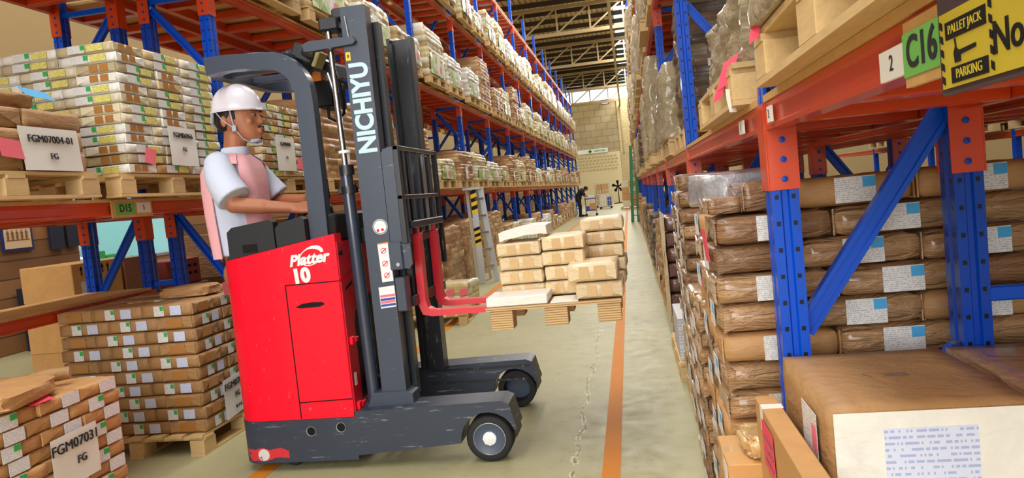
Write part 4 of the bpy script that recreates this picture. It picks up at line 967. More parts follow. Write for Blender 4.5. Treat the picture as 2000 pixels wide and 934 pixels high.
# ---------------------------------------------------------------- the reach truck
TR = empty('reach_truck', (-1.45, 4.34, 0), 'red and grey stand-up reach truck carrying a pallet in the aisle', 'forklift')
YN, YF = 3.77, 4.91
def T(name, mb, m, smooth=None, label=None): return obj(name, mb, m, TR, smooth, label)
def sub(name, mb, m, par, smooth=None): return obj(name, mb, m, par, smooth, None, False)
def rrect(x0, x1, y0, y1, r0, n=6, rear=True):
    "plan outline, rear corners (x0 side) rounded"
    pts = []
    for k in range(n+1): a = math.pi+hp*k/n; pts.append((x0+r0+r0*math.cos(a), y0+r0+r0*math.sin(a)))
    pts += [(x1, y0), (x1, y1)]
    for k in range(n+1): a = hp+hp*k/n; pts.append((x0+r0+r0*math.cos(a), y1-r0+r0*math.sin(a)))
    return pts
# chassis skirt
b = MB(); b.prism(rrect(-2.275, -1.578, YN, YF, .12), 'z', .052, .288, .008); sk = T('chassis_skirt', b, 'truck_base', 40)
b = MB(); 
for x, z in ((-1.835, .222), (-1.66, .236)): b.lathe([(.024, YN-.002), (.024, YN-.0005)], (x, 0, z), 'y', 20)
sub('jack_hole', b, 'black', sk)
b = MB()
for x, z in ((-1.835, .222), (-1.66, .236)): b.lathe([(.024, YN-.0025), (.028, YN-.003), (.028, YN)], (x, 0, z), 'y', 20, False)
sub('hole_rim', b, 'steel', sk)
# red body: near side panel with rounded rear corner and sloping top
def top_z(x): return 1.197+(x+2.205)*.150
pts = []
o_ = []; n = 7; r0 = .13
for k in range(n+1): a = math.pi+hp*k/n; o_.append((-2.275+r0+r0*math.cos(a), YN+r0+r0*math.sin(a)))
o_ += [(-1.90, YN), (-1.575, YN)]
i_ = [(-1.575, YN+.09), (-1.90, YN+.06)]+[(-2.275+r0+(r0-.05)*math.cos(math.pi+hp*k/n), YN+r0+(r0-.05)*math.sin(math.pi+hp*k/n)) for k in range(n, -1, -1)]
ring_ = [(-2.275, YN+.28)]+o_+i_+[(-2.225, YN+.28)]
b = MB(); N_ = len(ring_)
b.geom([(x, y, .29) for x, y in ring_]+[(x, y, top_z(x)) for x, y in ring_], [tuple(range(N_-1, -1, -1)), tuple(range(N_, 2*N_))]+[(i, (i+1) % N_, N_+(i+1) % N_, N_+i) for i in range(N_)])
body = T('body_panel', b, 'truck_red', 40)
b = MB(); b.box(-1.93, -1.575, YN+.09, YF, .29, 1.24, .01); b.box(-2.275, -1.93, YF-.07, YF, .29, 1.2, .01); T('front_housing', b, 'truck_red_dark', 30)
b = MB(); b.box(-2.26, -1.93, YN+.13, YF-.07, .29, .31); T('platform', b, 'rubber')
# service door outlines on the side: thin dark joints around a door leaf
def joint(p, q, w_=.006):
    (x0, z0), (x1, z1) = p, q; b = MB(); b.bar((x0, YN-.0006, z0), (x1, YN-.0006, z1), w_, .0016, (0, 1, 0)); return b
dr = [(-1.884, 1.034), (-1.879, .386)]
b = MB(); b.prism([(-1.880, 1.028), (-1.577, 1.030), (-1.577, .394), (-1.876, .388)], 'y', YN-.004, YN+.002); door = T('service_door', b, 'truck_red')
for nm, p, q in (('door_joint', (-1.883, .295), (-1.886, 1.036)), ('door_joint', (-1.886, 1.034), (-1.576, 1.036)), ('door_joint', (-1.88, .384), (-1.576, .390))): sub(nm, joint(p, q), 'black', body)
b = MB(); b.prism([(-1.838, .912), (-1.81, .904), (-1.70, .906), (-1.668, .918), (-1.685, .930), (-1.74, .933), (-1.80, .928)], 'y', YN-.0065, YN-.0035); sub('hand_slot', b, 'black', door)
# lettering
b = MB(); mx = Matrix(((1, .22, 0, -1.728), (0, 0, -1, YN-.0042), (.065, 1, 0, 1.168), (0, 0, 0, 1))); text_mb(b, 'Platter', .083, mx, .0012, .0035, 'CENTER', 1.0)
ob = sub('logo', b, 'logo_white', body)
b = MB(); b = MB(); P_ = lambda k, q: (lambda a: (-1.718+(.070+q)*math.cos(a)*math.cos(.38)-(.046+q)*math.sin(a)*math.sin(.38), YN-.0022, 1.182+(.070+q)*math.cos(a)*math.sin(.38)+(.046+q)*math.sin(a)*math.cos(.38)))(R(k))
for k in range(-10, 280, 8):
    t0 = .003+.011*max(0, math.cos(R(k-28)))**2; t1 = .003+.011*max(0, math.cos(R(k-20)))**2
    b.geom([P_(k, -t0), P_(k, t0*.6), P_(k+8, t1*.6), P_(k+8, -t1)], [(0, 1, 2, 3)])
bmesh.ops.remove_doubles(b.bm, verts=b.bm.verts[:], dist=.0004); r_ = bmesh.ops.extrude_face_region(b.bm, geom=b.bm.faces[:])
bmesh.ops.translate(b.bm, verts=[v for v in r_['geom'] if isinstance(v, bmesh.types.BMVert)], vec=(0, .0016, 0))
sub('logo_swoosh', b, 'logo_white', body)
b = MB(); text_mb(b, '10', .105, frame_mx((-1.787, YN-.0042, 1.078), (1, 0, .065), (-.065, 0, 1)), .0012, .006, 'CENTER', 1.0); sub('number', b, 'logo_white', body)
# front face of the body: cover with opening, latches, slot, stickers
XFt = -1.575
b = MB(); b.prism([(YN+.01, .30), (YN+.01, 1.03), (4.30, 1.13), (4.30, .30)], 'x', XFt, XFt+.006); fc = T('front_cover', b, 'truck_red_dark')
b = MB(); b.prism([(3.90, .36), (3.90, .36), (3.905, .78), (3.93, .84), (4.02, .90), (4.26, .92), (4.27, .36)][1:], 'x', XFt+.0055, XFt+.008); sub('opening', b, 'black', fc)
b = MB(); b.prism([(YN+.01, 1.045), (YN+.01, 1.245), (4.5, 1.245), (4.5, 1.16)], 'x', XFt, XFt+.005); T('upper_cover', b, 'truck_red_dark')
b = MB(); b.prism([(3.83, .975), (3.83, .99), (3.93, 1.02), (3.93, 1.003)], 'x', XFt+.006, XFt+.0075); sub('vent_slot', b, 'black', fc)
for z in (.70, .34):
    b = MB(); b.box(XFt+.006, XFt+.024, 3.80, 3.835, z-.022, z+.022, .003); b.box(XFt+.012, XFt+.03, 3.835, 3.87, z-.014, z+.014, .003); b.tube([(XFt+.02, 3.835, z), (XFt+.02, 3.89, z+.006)], .005, 8); sub('latch', b, 'truck_red', fc)
b = MB(); b.box(XFt+.006, XFt+.0075, 3.815, 3.845, .45, .52); sub('sticker', b, 'label', fc)
b = MB(); b.lathe([(.012, XFt+.006), (.014, XFt+.02), (.0001, XFt+.022)], (0, 3.80, 1.185), 'x', 14); T('knob', b, 'black', 40)
# pads on top of the side wall, dashboard
b = MB(); z0 = lambda x: top_z(x)+.002
def pad(x0, x1, h, m):
    b = MB(); b.prism([(x0, z0(x0)-.0), (x1, z0(x1)), (x1, 1.385), (x1-.02, 1.40), (x0+.03, 1.375), (x0, 1.35)], 'y', YN+.015, YN+.075, .008); return T('side_pad', b, m, 40)
p_ = pad(-2.20, -1.925, .15, 'pad'); pad(-1.915, -1.745, .13, 'pad')
b = MB(); b.box(-2.115, -2.03, YN+.012, YN+.0155, 1.23, 1.275); sub('pocket_frame', b, 'black', p_)
b = MB(); b.box(-1.75, -1.585, YN+.09, 4.65, 1.24, 1.40, .015); T('dashboard', b, 'black', 40)
b = MB(); b.tube([(-1.775, 4.2, 1.38), (-1.765, 4.2, 1.50)], .009, 10); b.tube([(-1.765, 4.2, 1.49), (-1.775, 4.2, 1.60), (-1.778, 4.2, 1.635)], [.014, .02, .016], 12); T('control_lever', b, 'black', 40)
b = MB(); b.lathe([(.035, -.02), (.05, -.012), (.05, .012), (.035, .02), (.02, .02), (.02, -.02)], (-1.735, 4.05, 1.425), 'y', 20); T('steering_knob', b, 'black', 40)
b = MB(); b.tube([(-1.92, 3.98, 1.31), (-1.86, 4.0, 1.40), (-1.80, 4.02, 1.44), (-1.76, 4.03, 1.45)], .013, 10); T('grab_handle', b, 'black', 40)
# straddle legs with load wheels
def leg(y0, y1, nm):
    xa, xb = -1.578, -.690; wc, rr = -.847, .150; arch = []
    for k in range(13):
        a = R(200-k*16.5); arch.append((wc+rr*math.cos(a), .126+rr*math.sin(a)))
    poly = [(xa, .318), (-.76, .333), (-.722, .315), (-.700, .215), (-.690, .178), (-.705, .178)]+[p for p in arch[::-1] if p[1] > .11]+[(-1.01, .115), (xa, .075)]
    b = MB(); b.prism(poly, 'y', y0, y1, .005); return T(nm, b, 'truck_base', 35)
l1 = leg(YN, YN+.20, 'straddle_leg'); l2 = leg(YF-.20, YF, 'straddle_leg')
for l, s in ((l2, YF-.205),):
    b = MB(); b.box(-1.4, -.76, s, s+.006, .20, .215); b.box(-1.4, -.74, s, s+.006, .285, .30); sub('rail', b, 'mast_dark', l)
def wheel(y0, y1, side):
    c = (-.847, 0, .127); t = MB(); yo, yi = (y0, y1) if side < 0 else (y1, y0); s = side
    t.lathe([(.088, yo), (.112, yo), (.122, yo-s*.006), (.127, yo-s*.018), (.127, yi+s*.018), (.120, yi), (.088, yi), (.088, yo)], c, 'y', 40); w_ = T('load_wheel', t, 'rubber', 40)
    b = MB(); b.lathe([(.0001, yo-s*.012), (.03, yo-s*.012), (.075, yo-s*.010), (.083, yo-s*.004), (.088, yo-s*.003), (.088, yo-s*.03), (.0001, yo-s*.03)], c, 'y', 36); sub('rim', b, 'rim', w_, 40)
    b = MB(); b.lathe([(.082, yo-s*.005), (.085, yo-s*.0005), (.089, yo-s*.001), (.089, yo-s*.006)], c, 'y', 36, False); sub('rim_ring', b, 'steel', w_, 40)
    b = MB(); b.lathe([(.0001, yo-s*.0), (.026, yo-s*.002), (.036, yo-s*.006), (.038, yo-s*.014)], c, 'y', 24)
    for k in range(8):
        a = k*math.pi/4; b.lathe([(.004, yo-s*.001), (.004, yo-s*.01)], (c[0]+.033*math.cos(a), 0, c[2]+.033*math.sin(a)), 'y', 8)
    sub('hub_cap', b, 'logo_white', w_, 40)
wheel(YN+.012, YN+.15, -1); wheel(YF-.15, YF-.012, 1)
b = MB(); b.lathe([(.0001, 0), (.06, 0), (.09, .01), (.09, .09), (.06, .1), (.0001, .1)], (-2.05, 4.3, .0905), 'y', 24); T('drive_wheel', b, 'rubber', 40)
b = MB(); b.lathe([(.045, 0), (.05, .01), (.05, .05), (.045, .06), (.0001, .06)], (-2.0, 3.85, .0505), 'y', 20); T('caster', b, 'rubber', 40)
# mast: near and far outer channels, inner channels, tie plate, cylinders
def channel(nm, y0, y1, x0, x1, z0, z1, m, open_to):
    w_ = .018; b = MB()
    if open_to > 0: poly = [(x0, y0), (x1, y0), (x1, y1), (x1-w_, y1), (x1-w_, y0+w_), (x0+w_, y0+w_), (x0+w_, y1), (x0, y1)]
    else: poly = [(x0, y1), (x0, y0), (x0+w_, y0), (x0+w_, y1-w_), (x1-w_, y1-w_), (x1-w_, y0), (x1, y0), (x1, y1)]
    b.prism(poly, 'z', z0, z1, .003); return T(nm, b, m, 35)
m1 = channel('outer_mast', 3.86, 3.95, -1.438, -1.300, .36, 2.49, 'truck_grey', 1)
b = MB(); b.prism([(-1.535, .295), (-1.255, .275), (-1.262, .38), (-1.30, .395), (-1.485, .395)], 'y', 3.845, 3.97, .004); sub('mast_foot', b, 'truck_grey', m1)
channel('inner_mast', 3.985, 4.05, -1.42, -1.275, .34, 2.42, 'mast_dark', 1)
channel('outer_mast', 4.63, 4.72, -1.44, -1.28, .32, 2.47, 'mast_dark', -1)
channel('inner_mast', 4.55, 4.62, -1.40, -1.262, .34, 2.42, 'mast_dark', -1)
for z0, z1 in ((.34, .46), (2.36, 2.44), (1.22, 1.30)):
    b = MB(); b.box(-1.50, -1.47, 3.95, 4.63, z0, z1, .004); T('cross_member', b, 'mast_dark')
for y in (4.20, 4.40):
    b = MB(); b.box(-1.44, -1.425, y-.012, y+.012, .5, 2.35); T('lift_chain', b, 'mast_dark')
b = MB(); b.prism([(-1.655, 2.278), (-1.655, 2.318), (-1.62, 2.33), (-1.375, 2.325), (-1.36, 2.30), (-1.375, 2.285), (-1.62, 2.275)], 'y', 3.83, 3.875, .004); b.tube([(-1.64, 3.85, 2.30), (-1.70, 3.95, 2.30), (-1.72, 4.1, 2.30), (-1.72, 4.45, 2.30), (-1.68, 4.62, 2.30), (-1.5, 4.70, 2.30)], .022, 8); T('tie_plate', b, 'truck_grey', 40)
b = MB(); b.tube([(-1.502, 3.90, .33), (-1.52, 3.90, 1.62)], .034, 20); cyl = T('lift_cylinder', b, 'cylinder', 40)
b = MB(); b.tube([(-1.52, 3.90, 1.62), (-1.53, 3.90, 2.40)], .016, 16); sub('piston_rod', b, 'chrome', cyl, 40)
b = MB(); b.tube([(-1.5135, 3.90, 1.60), (-1.514, 3.90, 1.655)], .040, 20); b.tube([(-1.5125, 3.90, 1.50), (-1.5135, 3.90, 1.54)], .042, 20); b.box(-1.575, -1.47, 3.885, 3.93, 1.50, 1.535, .004); sub('collar', b, 'mast_dark', cyl, 40)
b = MB(); b.tube([(-1.5133, 3.90, 1.72), (-1.5136, 3.90, 1.735)], .0352, 20); sub('white_ring', b, 'logo_white', cyl, 40)
b = MB(); b.box(-1.575, -1.46, 3.87, 3.97, 2.38, 2.455, .012); b.box(-1.50, -1.41, 3.885, 3.98, 2.44, 2.50, .01); sub('cylinder_head', b, 'mast_dark', cyl)
b = MB(); b.tube([(-1.478, 4.0, 2.38), (-1.472, 4.0, 1.9), (-1.465, 4.0, .5)], .014, 12); T('hose_rod', b, 'mast_dark', 40)
b = MB(); b.tube([(-1.415, 3.857, 2.44), (-1.405, 3.857, 2.33)], .007, 8); T('hose_clip', b, 'steel', 40)
b = MB(); pts = [(-1.545+.018*math.cos(k*.9), 4.02+.018*math.sin(k*.9), .86+k*.0042) for k in range(90)]; b.tube(pts, .005, 6); T('coiled_hose', b, 'truck_red', 40)
# writing on the mast
YM = 3.8585
b = MB(); text_mb(b, 'NICHIYU', .138, frame_mx((-1.362, YM, 1.947), (-.012, 0, 1), (-1, 0, -.012)), .0008, .0055, 'CENTER', .88); sub('lettering', b, 'lettering', m1)
b = MB(); b.box(-1.432, -1.405, YM-.001, YM, 2.205, 2.25); s_ = sub('warning_sticker', b, 'yellow', m1); b = MB(); text_mb(b, '8', .026, frame_mx((-1.4185, YM-.0014, 2.227), *FACE_Y), .0003, .0006); sub('warning_mark', b, 'ink', s_)
b = MB(); b.lathe([(.042, YM-.0012), (.042, YM)], (-1.345, 0, 1.302), 'y', 32); s_ = sub('round_sticker', b, 'logo_white', m1)
b = MB()
for k in range(36):
    a = R(k*10+3); c_, s2 = math.cos(a), math.sin(a); b.bar((-1.345+c_*.034, YM-.0016, 1.302+s2*.034), (-1.345+c_*.040, YM-.0016, 1.302+s2*.040), .004, .0006, (0, 1, 0))
sub('dial_marks', b, 'ink', s_)
b = MB()
for x, z in ((-1.359, 1.283), (-1.333, 1.285)): b.lathe([(.008, YM-.0018), (.008, YM-.0013)], (x, 0, z), 'y', 12)
sub('red_mark', b, 'truck_red', s_)
b = MB(); b.prism([(-1.372, 1.213), (-1.308, 1.217), (-1.303, 1.003), (-1.367, .999)], 'y', YM-.001, YM); s_ = sub('pictogram_sticker', b, 'logo_white', m1)
b = MB()
for z, dx in ((1.17, 0), (1.10, .002), (1.035, .005)):
    b.lathe([(.012, YM-.0016), (.012, YM-.0011), (.0155, YM-.0011), (.0155, YM-.0016), (.012, YM-.0016)], (-1.342+dx, 0, z), 'y', 16); b.bar((-1.355+dx, YM-.0014, z-.012), (-1.325+dx, YM-.0014, z+.014), .005, .0005, (0, 1, 0))
sub('red_pictograms', b, 'truck_red', s_)
b = MB(); b.prism([(-1.3715, 1.206), (-1.308, 1.210), (-1.308, 1.217), (-1.372, 1.213)], 'y', YM-.0015, YM-.001); sub('orange_header', b, 'amber', s_)
b = MB(); b.prism([(-1.392, .972), (-1.302, .978), (-1.302, .862), (-1.390, .856)], 'y', YM-.001, YM); s_ = sub('notice_sticker', b, 'logo_white', m1)
for i, (m_, z) in enumerate((('pink', .922), ('cart_blue', .903), ('pink', .888), ('cart_blue', .871))):
    b = MB(); b.bar((-1.388, YM-.0015, z), (-1.304, YM-.0015, z+.005), .013, .0006, (0, 1, 0)); sub('notice_band', b, m_, s_)
# carriage, load backrest and forks
b = MB(); b.box(-1.285, -1.225, 3.96, 4.66, 1.19, 1.235, .004); b.box(-1.285, -1.225, 3.96, 4.66, .84, .90, .004); b.box(-1.285, -1.24, 4.02, 4.06, .84, 1.7, .003); b.box(-1.285, -1.24, 4.54, 4.58, .84, 1.7, .003); car = T('carriage', b, 'mast_dark')
b = MB(); b.box(-1.31, -1.235, 3.845, 3.955, 1.06, 1.215, .006); b.box(-1.30, -1.24, 3.86, 3.95, .83, 1.02, .006); sub('carriage_bracket', b, 'truck_grey', car)
b = MB(); b.prism([(-1.298, 1.08), (-1.298, 1.70), (-1.262, 1.725), (-1.20, 1.725), (-1.188, 1.09), (-1.21, 1.06)], 'y', 3.862, 3.885, .003); b.box(-1.298, -1.25, 3.885, 3.96, 1.69, 1.72); sub('side_plate', b, 'truck_grey', car)
b = MB(); b.lathe([(.011, 3.838), (.011, 3.845)], (-1.262, 0, 1.09), 'y', 6); sub('bolt', b, 'steel', car)
XB_ = -1.21
bk = MB()
for z in (1.715, 1.45): bk.box(XB_-.014, XB_+.014, 3.84, 4.65, z-.012, z+.012, .003)
bk.box(XB_-.016, XB_+.016, 3.84, 3.872, 1.20, 1.727, .003); bk.box(XB_-.016, XB_+.016, 4.62, 4.65, 1.02, 1.727, .003); back = T('load_backrest', bk, 'mast_dark')
for y in (3.96, 4.08, 4.22, 4.36, 4.50):
    b = MB(); b.box(XB_-.008, XB_+.008, y-.018, y+.018, 1.24, 1.705, .003); sub('backrest_bar', b, 'steel' if y in (4.36,) else 'truck_grey', back)
b = MB(); b.box(XB_-.02, XB_+.03, 3.94, 4.60, 1.275, 1.315, .004); sub('top_rail', b, 'mast_dark', back)
for y in (4.08, 4.44):
    b = MB(); fx = -1.225; w2 = .036
    prof = [(fx-.005, 1.235), (fx+.035, 1.235), (fx+.038, 1.15), (fx+.034, .86), (fx+.045, .815), (fx+.075, .798), (-.25, .792), (-.12, .788), (-.12, .778), (-.6, .765), (fx+.06, .764), (fx+.01, .778), (fx-.008, .83)]
    b.prism(prof, 'y', y-w2, y+w2, .003); f_ = T('fork', b, 'fork_red', 35)
    b = MB(); b.tube([(fx+.014, y, 1.232), (fx+.014, y, 1.275)], .018, 14); b.tube([(fx+.014, y, 1.275), (fx+.014, y, 1.29)], .023, 14); b.box(fx-.012, fx+.04, y-.028, y+.028, 1.205, 1.24, .004); sub('fork_latch', b, 'fork_red', f_, 40)
    b = MB(); b.tube([(fx-.0, y+.055, 1.255), (fx+.0, y+.10, 1.255)], .03, 16); sub('roller', b, 'mast_dark', f_, 40)
# overhead guard: pillar sweeping up and back, roof ring, lamp, display
def sweep(pts, wd, th, up):
    b = MB(); n = len(pts); rings = []
    for i, p in enumerate(pts):
        p = Vector(p); d = (Vector(pts[min(i+1, n-1)])-Vector(pts[max(i-1, 0)])).normalized(); a = d.cross(Vector(up)).normalized(); c = Vector(up)
        w_ = wd[i] if isinstance(wd, list) else wd
        rings.append([p+a*w_/2+c*th/2, p-a*w_/2+c*th/2, p-a*w_/2-c*th/2, p+a*w_/2-c*th/2])
    return b.loft(rings)
G = []
for z in (1.265, 1.6, 1.85, 1.98): G.append((-1.69+(.004 if z > 1.5 else 0), 3.875, z))
cxg, czg, rg = -1.885, 2.05, .198
for k in range(1, 9): a = R(k*11.0); G.append((cxg+rg*math.cos(a), 3.875, czg+rg*1.06*math.sin(a)))
G += [(-2.0, 3.875, 2.272), (-2.12, 3.875, 2.28), (-2.24, 3.875, 2.272)]
b = sweep(G, [.102, .10, .098, .098]+[.096]*7+[.09]+[.082, .085, .10], .075, (0, 1, 0)); b.bevel(b.bm.faces[:], .008, 2, .6); T('guard_pillar', b, 'truck_grey', 40)
b = MB(); ring2 = []
for (cx_, cy_, a0) in ((-2.17, 4.0, 180), (-1.98, 4.0, 270), (-1.98, 4.62, 0), (-2.17, 4.62, 90)): pass
def rr_ring(x0, x1, y0, y1, r_, n=7): 
    P = []
    for cx_, cy_, a0 in ((x0+r_, y0+r_, 180), (x1-r_, y0+r_, 270), (x1-r_, y1-r_, 0), (x0+r_, y1-r_, 90)):
        for k in range(n): a = R(a0+90*k/(n-1)); P.append((cx_+r_*math.cos(a), cy_+r_*math.sin(a)))
    return P
po, pi_ = rr_ring(-2.30, -1.80, 3.84, 4.78, .20), rr_ring(-2.24, -1.87, 3.905, 4.715, .15); nn = len(po)
vs = [(x, y, 2.235) for x, y in po]+[(x, y, 2.315) for x, y in po]+[(x, y, 2.235) for x, y in pi_]+[(x, y, 2.315) for x, y in pi_]
fs = []
for i in range(nn):
    j = (i+1) % nn; fs += [(i, j, nn+j, nn+i), (2*nn+j, 2*nn+i, 3*nn+i, 3*nn+j), (nn+i, nn+j, 3*nn+j, 3*nn+i), (j, i, 2*nn+i, 2*nn+j)]
b.geom(vs, fs); gr = T('guard_roof', b, 'truck_grey', 40)
for y in (4.12, 4.4):
    b = MB(); b.box(-2.26, -1.82, y-.02, y+.02, 2.25, 2.29, .004); sub('roof_bar', b, 'truck_grey', gr)
b = MB(); b.prism([(-2.02, 2.32), (-2.02, 2.38), (-1.90, 2.40), (-1.70, 2.29), (-1.46, 2.20), (-1.46, 2.14), (-1.70, 2.22), (-1.92, 2.32)], 'y', 4.24, 4.30, .006); T('guard_strut', b, 'mast_dark')
b = MB(); b.prism([(-1.75, 2.19), (-1.75, 2.24), (-1.46, 2.12), (-1.46, 2.07)], 'y', 4.56, 4.60, .004); T('guard_strut', b, 'mast_dark')
lm = Matrix.Translation((-1.745, 4.10, 2.315)) @ Matrix.Rotation(R(28), 4, 'Y')
b = MB(); b.box(-.085, .06, -.055, .055, -.045, .045, .012, lm); lp = T('head_lamp', b, 'mast_dark', 40)
b = MB(); b.box(.06, .085, -.058, .058, -.048, .048, .006, lm); sub('lamp_glass', b, 'lens', lp)
b = MB(); b.box(-1.78, -1.665, 4.2, 4.42, 2.03, 2.185, .008); dp = T('display_box', b, 'black', 40)
b = MB(); b.tube([(-1.70, 4.2, 2.03), (-1.695, 4.18, 1.96), (-1.64, 4.16, 1.93), (-1.58, 4.13, 1.97), (-1.555, 4.08, 2.03), (-1.56, 4.05, 2.15), (-1.60, 4.1, 2.22)], .009, 8); sub('cable', b, 'black', dp, 40)
b = MB(); b.tube([(-1.64, 4.1, 2.2), (-1.60, 4.05, 2.1), (-1.56, 4.0, 2.0)], .008, 8); sub('grey_cable', b, 'steel', dp, 40)
b = MB(); b.lathe([(.04, 0), (.042, .03), (.036, .07), (.0001, .08)], (-1.80, 4.30, 2.10), 'z', 18); b.box(-1.85, -1.75, 4.26, 4.34, 2.175, 2.25); T('beacon', b, 'amber', 40)
# ---------------------------------------------------------------- people
def baked(mb, m, vox=None, smooth_it=0, subd=0):
    "remesh a set of overlapping shapes into one continuous surface"
    me = mb.mesh('tmp', m); o = bpy.data.objects.new('tmp', me); COL.objects.link(o)
    if vox: q = o.modifiers.new('r', 'REMESH'); q.mode = 'VOXEL'; q.voxel_size = vox; q.use_smooth_shade = True
    if smooth_it: q = o.modifiers.new('s', 'SMOOTH'); q.iterations = smooth_it; q.factor = .5
    dg = bpy.context.evaluated_depsgraph_get(); dg.update(); r_ = bpy.data.meshes.new_from_object(o.evaluated_get(dg))
    bpy.data.objects.remove(o); bpy.data.meshes.remove(me)
    for p in r_.polygons: p.use_smooth = True
    return r_
def ell(cx, cy, z, rf, rb, ry, n=24, ph=0):
    "ring: front radius rf (+X), back radius rb, half width ry"
    P = []
    for k in range(n): a = 2*math.pi*k/n; c, s = math.cos(a), math.sin(a); P.append((cx+(rf if c > 0 else rb)*c, cy+ry*s, z))
    return P
def ball(b, c, r, ax=(1, 1, 1), seg=16):
    n = 10; prof = [(math.sin(math.pi*k/n), -math.cos(math.pi*k/n)) for k in range(n+1)]; v0 = len(b.bm.verts); b.lathe([(max(a, 1e-4), h) for a, h in prof], (0, 0, 0), 'z', seg)
    b.bm.verts.ensure_lookup_table()
    for v in b.bm.verts[v0:]: v.co = Vector((c[0]+v.co.x*r*ax[0], c[1]+v.co.y*r*ax[1], c[2]+v.co.z*r*ax[2]))
def limb(b, pts, rad, seg=14):
    P = [Vector(p) for p in pts]; Q = []; r2 = []
    for i in range(len(P)-1):
        for k in range(4): t = k/4; Q.append(P[i].lerp(P[i+1], t)); r2.append(rad[i]+(rad[i+1]-rad[i])*t)
    Q.append(P[-1]); r2.append(rad[-1]); b.tube(Q, r2, seg)
    for p, r_ in zip(P, rad): ball(b, p, r_*.99)
def hand(b, w_, d, up, s=1.0, curl=1.0, side=1):
    "palm, four curled fingers and a thumb; w_ wrist, d pointing direction, up back-of-hand direction"
    w_, d, up = Vector(w_), Vector(d).normalized(), Vector(up).normalized(); ac = d.cross(up)*side
    for q in (-.03, -.01, .01, .03): limb(b, [w_+ac*q*.7*s, w_+d*.045*s+ac*q*s, w_+d*.085*s+ac*q*1.05*s], [.015*s, .015*s, .012*s], 8)
    for i, (q, L) in enumerate(((-.032, .062), (-.011, .074), (.011, .070), (.032, .055))):
        p = w_+d*.088*s+ac*q*s; a1, a2, a3 = .55*curl, 1.25*curl, 1.9*curl; pts = [p]
        for a, f in ((a1, .42), (a2, .32), (a3, .26)): p = p+(d*math.cos(a)-up*math.sin(a))*L*f*s; pts.append(p)
        limb(b, pts, [.0105*s, .010*s, .009*s, .0075*s], 8)
    p = w_+d*.03*s-ac*.036*s; limb(b, [p, p+(d*.6-ac*.6-up*.35).normalized()*.035*s, p+(d*.6-ac*.6-up*.35).normalized()*.035*s+(d*.8-up*.6).normalized()*.032*s], [.014*s, .012*s, .009*s], 8)
PY = 4.15
dv = empty('person', (-2.1, PY, .31), 'driver in a white hard hat and pink vest standing in the red truck', 'person')
b = MB()
HR = [(1.868, -2.215, -2.145, .022), (1.885, -2.24, -2.122, .05), (1.915, -2.285, -2.116, .07), (1.95, -2.345, -2.117, .084), (1.99, -2.372, -2.119, .094), (2.028, -2.384, -2.126, .098), (2.055, -2.388, -2.112, .102), (2.10, -2.383, -2.118, .103), (2.15, -2.36, -2.15, .094), (2.19, -2.31, -2.2, .06), (2.20, -2.27, -2.235, .02)]
b.loft([ell((xb+xf)/2+.02, PY, z, xf-(xb+xf)/2-.02, (xb+xf)/2+.02-xb, hw) for z, xb, xf, hw in HR])
b.loft([[(-2.128, PY-.010, 2.04), (-2.128, PY+.010, 2.04), (-2.112, PY, 2.04)], [(-2.125, PY-.016, 2.005), (-2.125, PY+.016, 2.005), (-2.094, PY, 2.005)], [(-2.124, PY-.024, 1.978), (-2.124, PY+.024, 1.978), (-2.080, PY, 1.980)], [(-2.124, PY-.016, 1.966), (-2.124, PY+.016, 1.966), (-2.10, PY, 1.966)]])
ball(b, (-2.108, PY, 1.938), .016, (.8, 1.7, .55)); ball(b, (-2.110, PY, 1.922), .016, (.8, 1.6, .6)); ball(b, (-2.13, PY, 1.893), .022, (.9, 1.2, .8))
for s in (-1, 1):
    ball(b, (-2.288, PY+s*.099, 1.995), .034, (.62, .3, 1.05)); ball(b, (-2.15, PY+s*.052, 1.985), .026, (.8, .8, .9)); ball(b, (-2.128, PY+s*.035, 2.052), .02, (.6, 1.4, .5))
limb(b, [(-2.315, PY, 1.74), (-2.29, PY, 1.85), (-2.275, PY, 1.94)], [.075, .066, .066])
TRS = [(1.06, -2.27, .10, .15), (1.21, -2.30, .115, .17), (1.40, -2.31, .135, .185), (1.55, -2.315, .14, .20), (1.68, -2.31, .13, .20), (1.75, -2.305, .10, .165), (1.80, -2.305, .06, .085)]
b.loft([ell(cx, PY, z, rx, rx, ry) for z, cx, rx, ry in TRS])
limb(b, [(-2.30, PY-.20, 1.735), (-2.205, PY-.245, 1.502), (-1.885, 3.995, 1.452)], [.062, .046, .031]); limb(b, [(-2.25, PY-.225, 1.61), (-2.205, PY-.245, 1.502), (-2.05, 3.95, 1.478)], [.052, .047, .043])
limb(b, [(-2.30, PY+.20, 1.735), (-2.20, PY+.26, 1.51), (-1.92, 4.29, 1.50)], [.062, .046, .031])
hand(b, (-1.885, 3.995, 1.452), (1, .12, -.05), (.1, -.55, .85), 1.12, 1.0, 1); hand(b, (-1.92, 4.29, 1.50), (1, -.55, .12), (.1, .5, .85), 1.12, 1.1, -1)
for s in (-1, 1): limb(b, [(-2.30, PY+s*.09, 1.10), (-2.17, PY+s*.10, .73), (-2.12, PY+s*.10, .40)], [.10, .062, .045]); limb(b, [(-2.13, PY+s*.10, .365), (-2.0, PY+s*.11, .345)], [.045, .035])
obj('body', baked(b, 'skin', .0065, 3), None, dv)
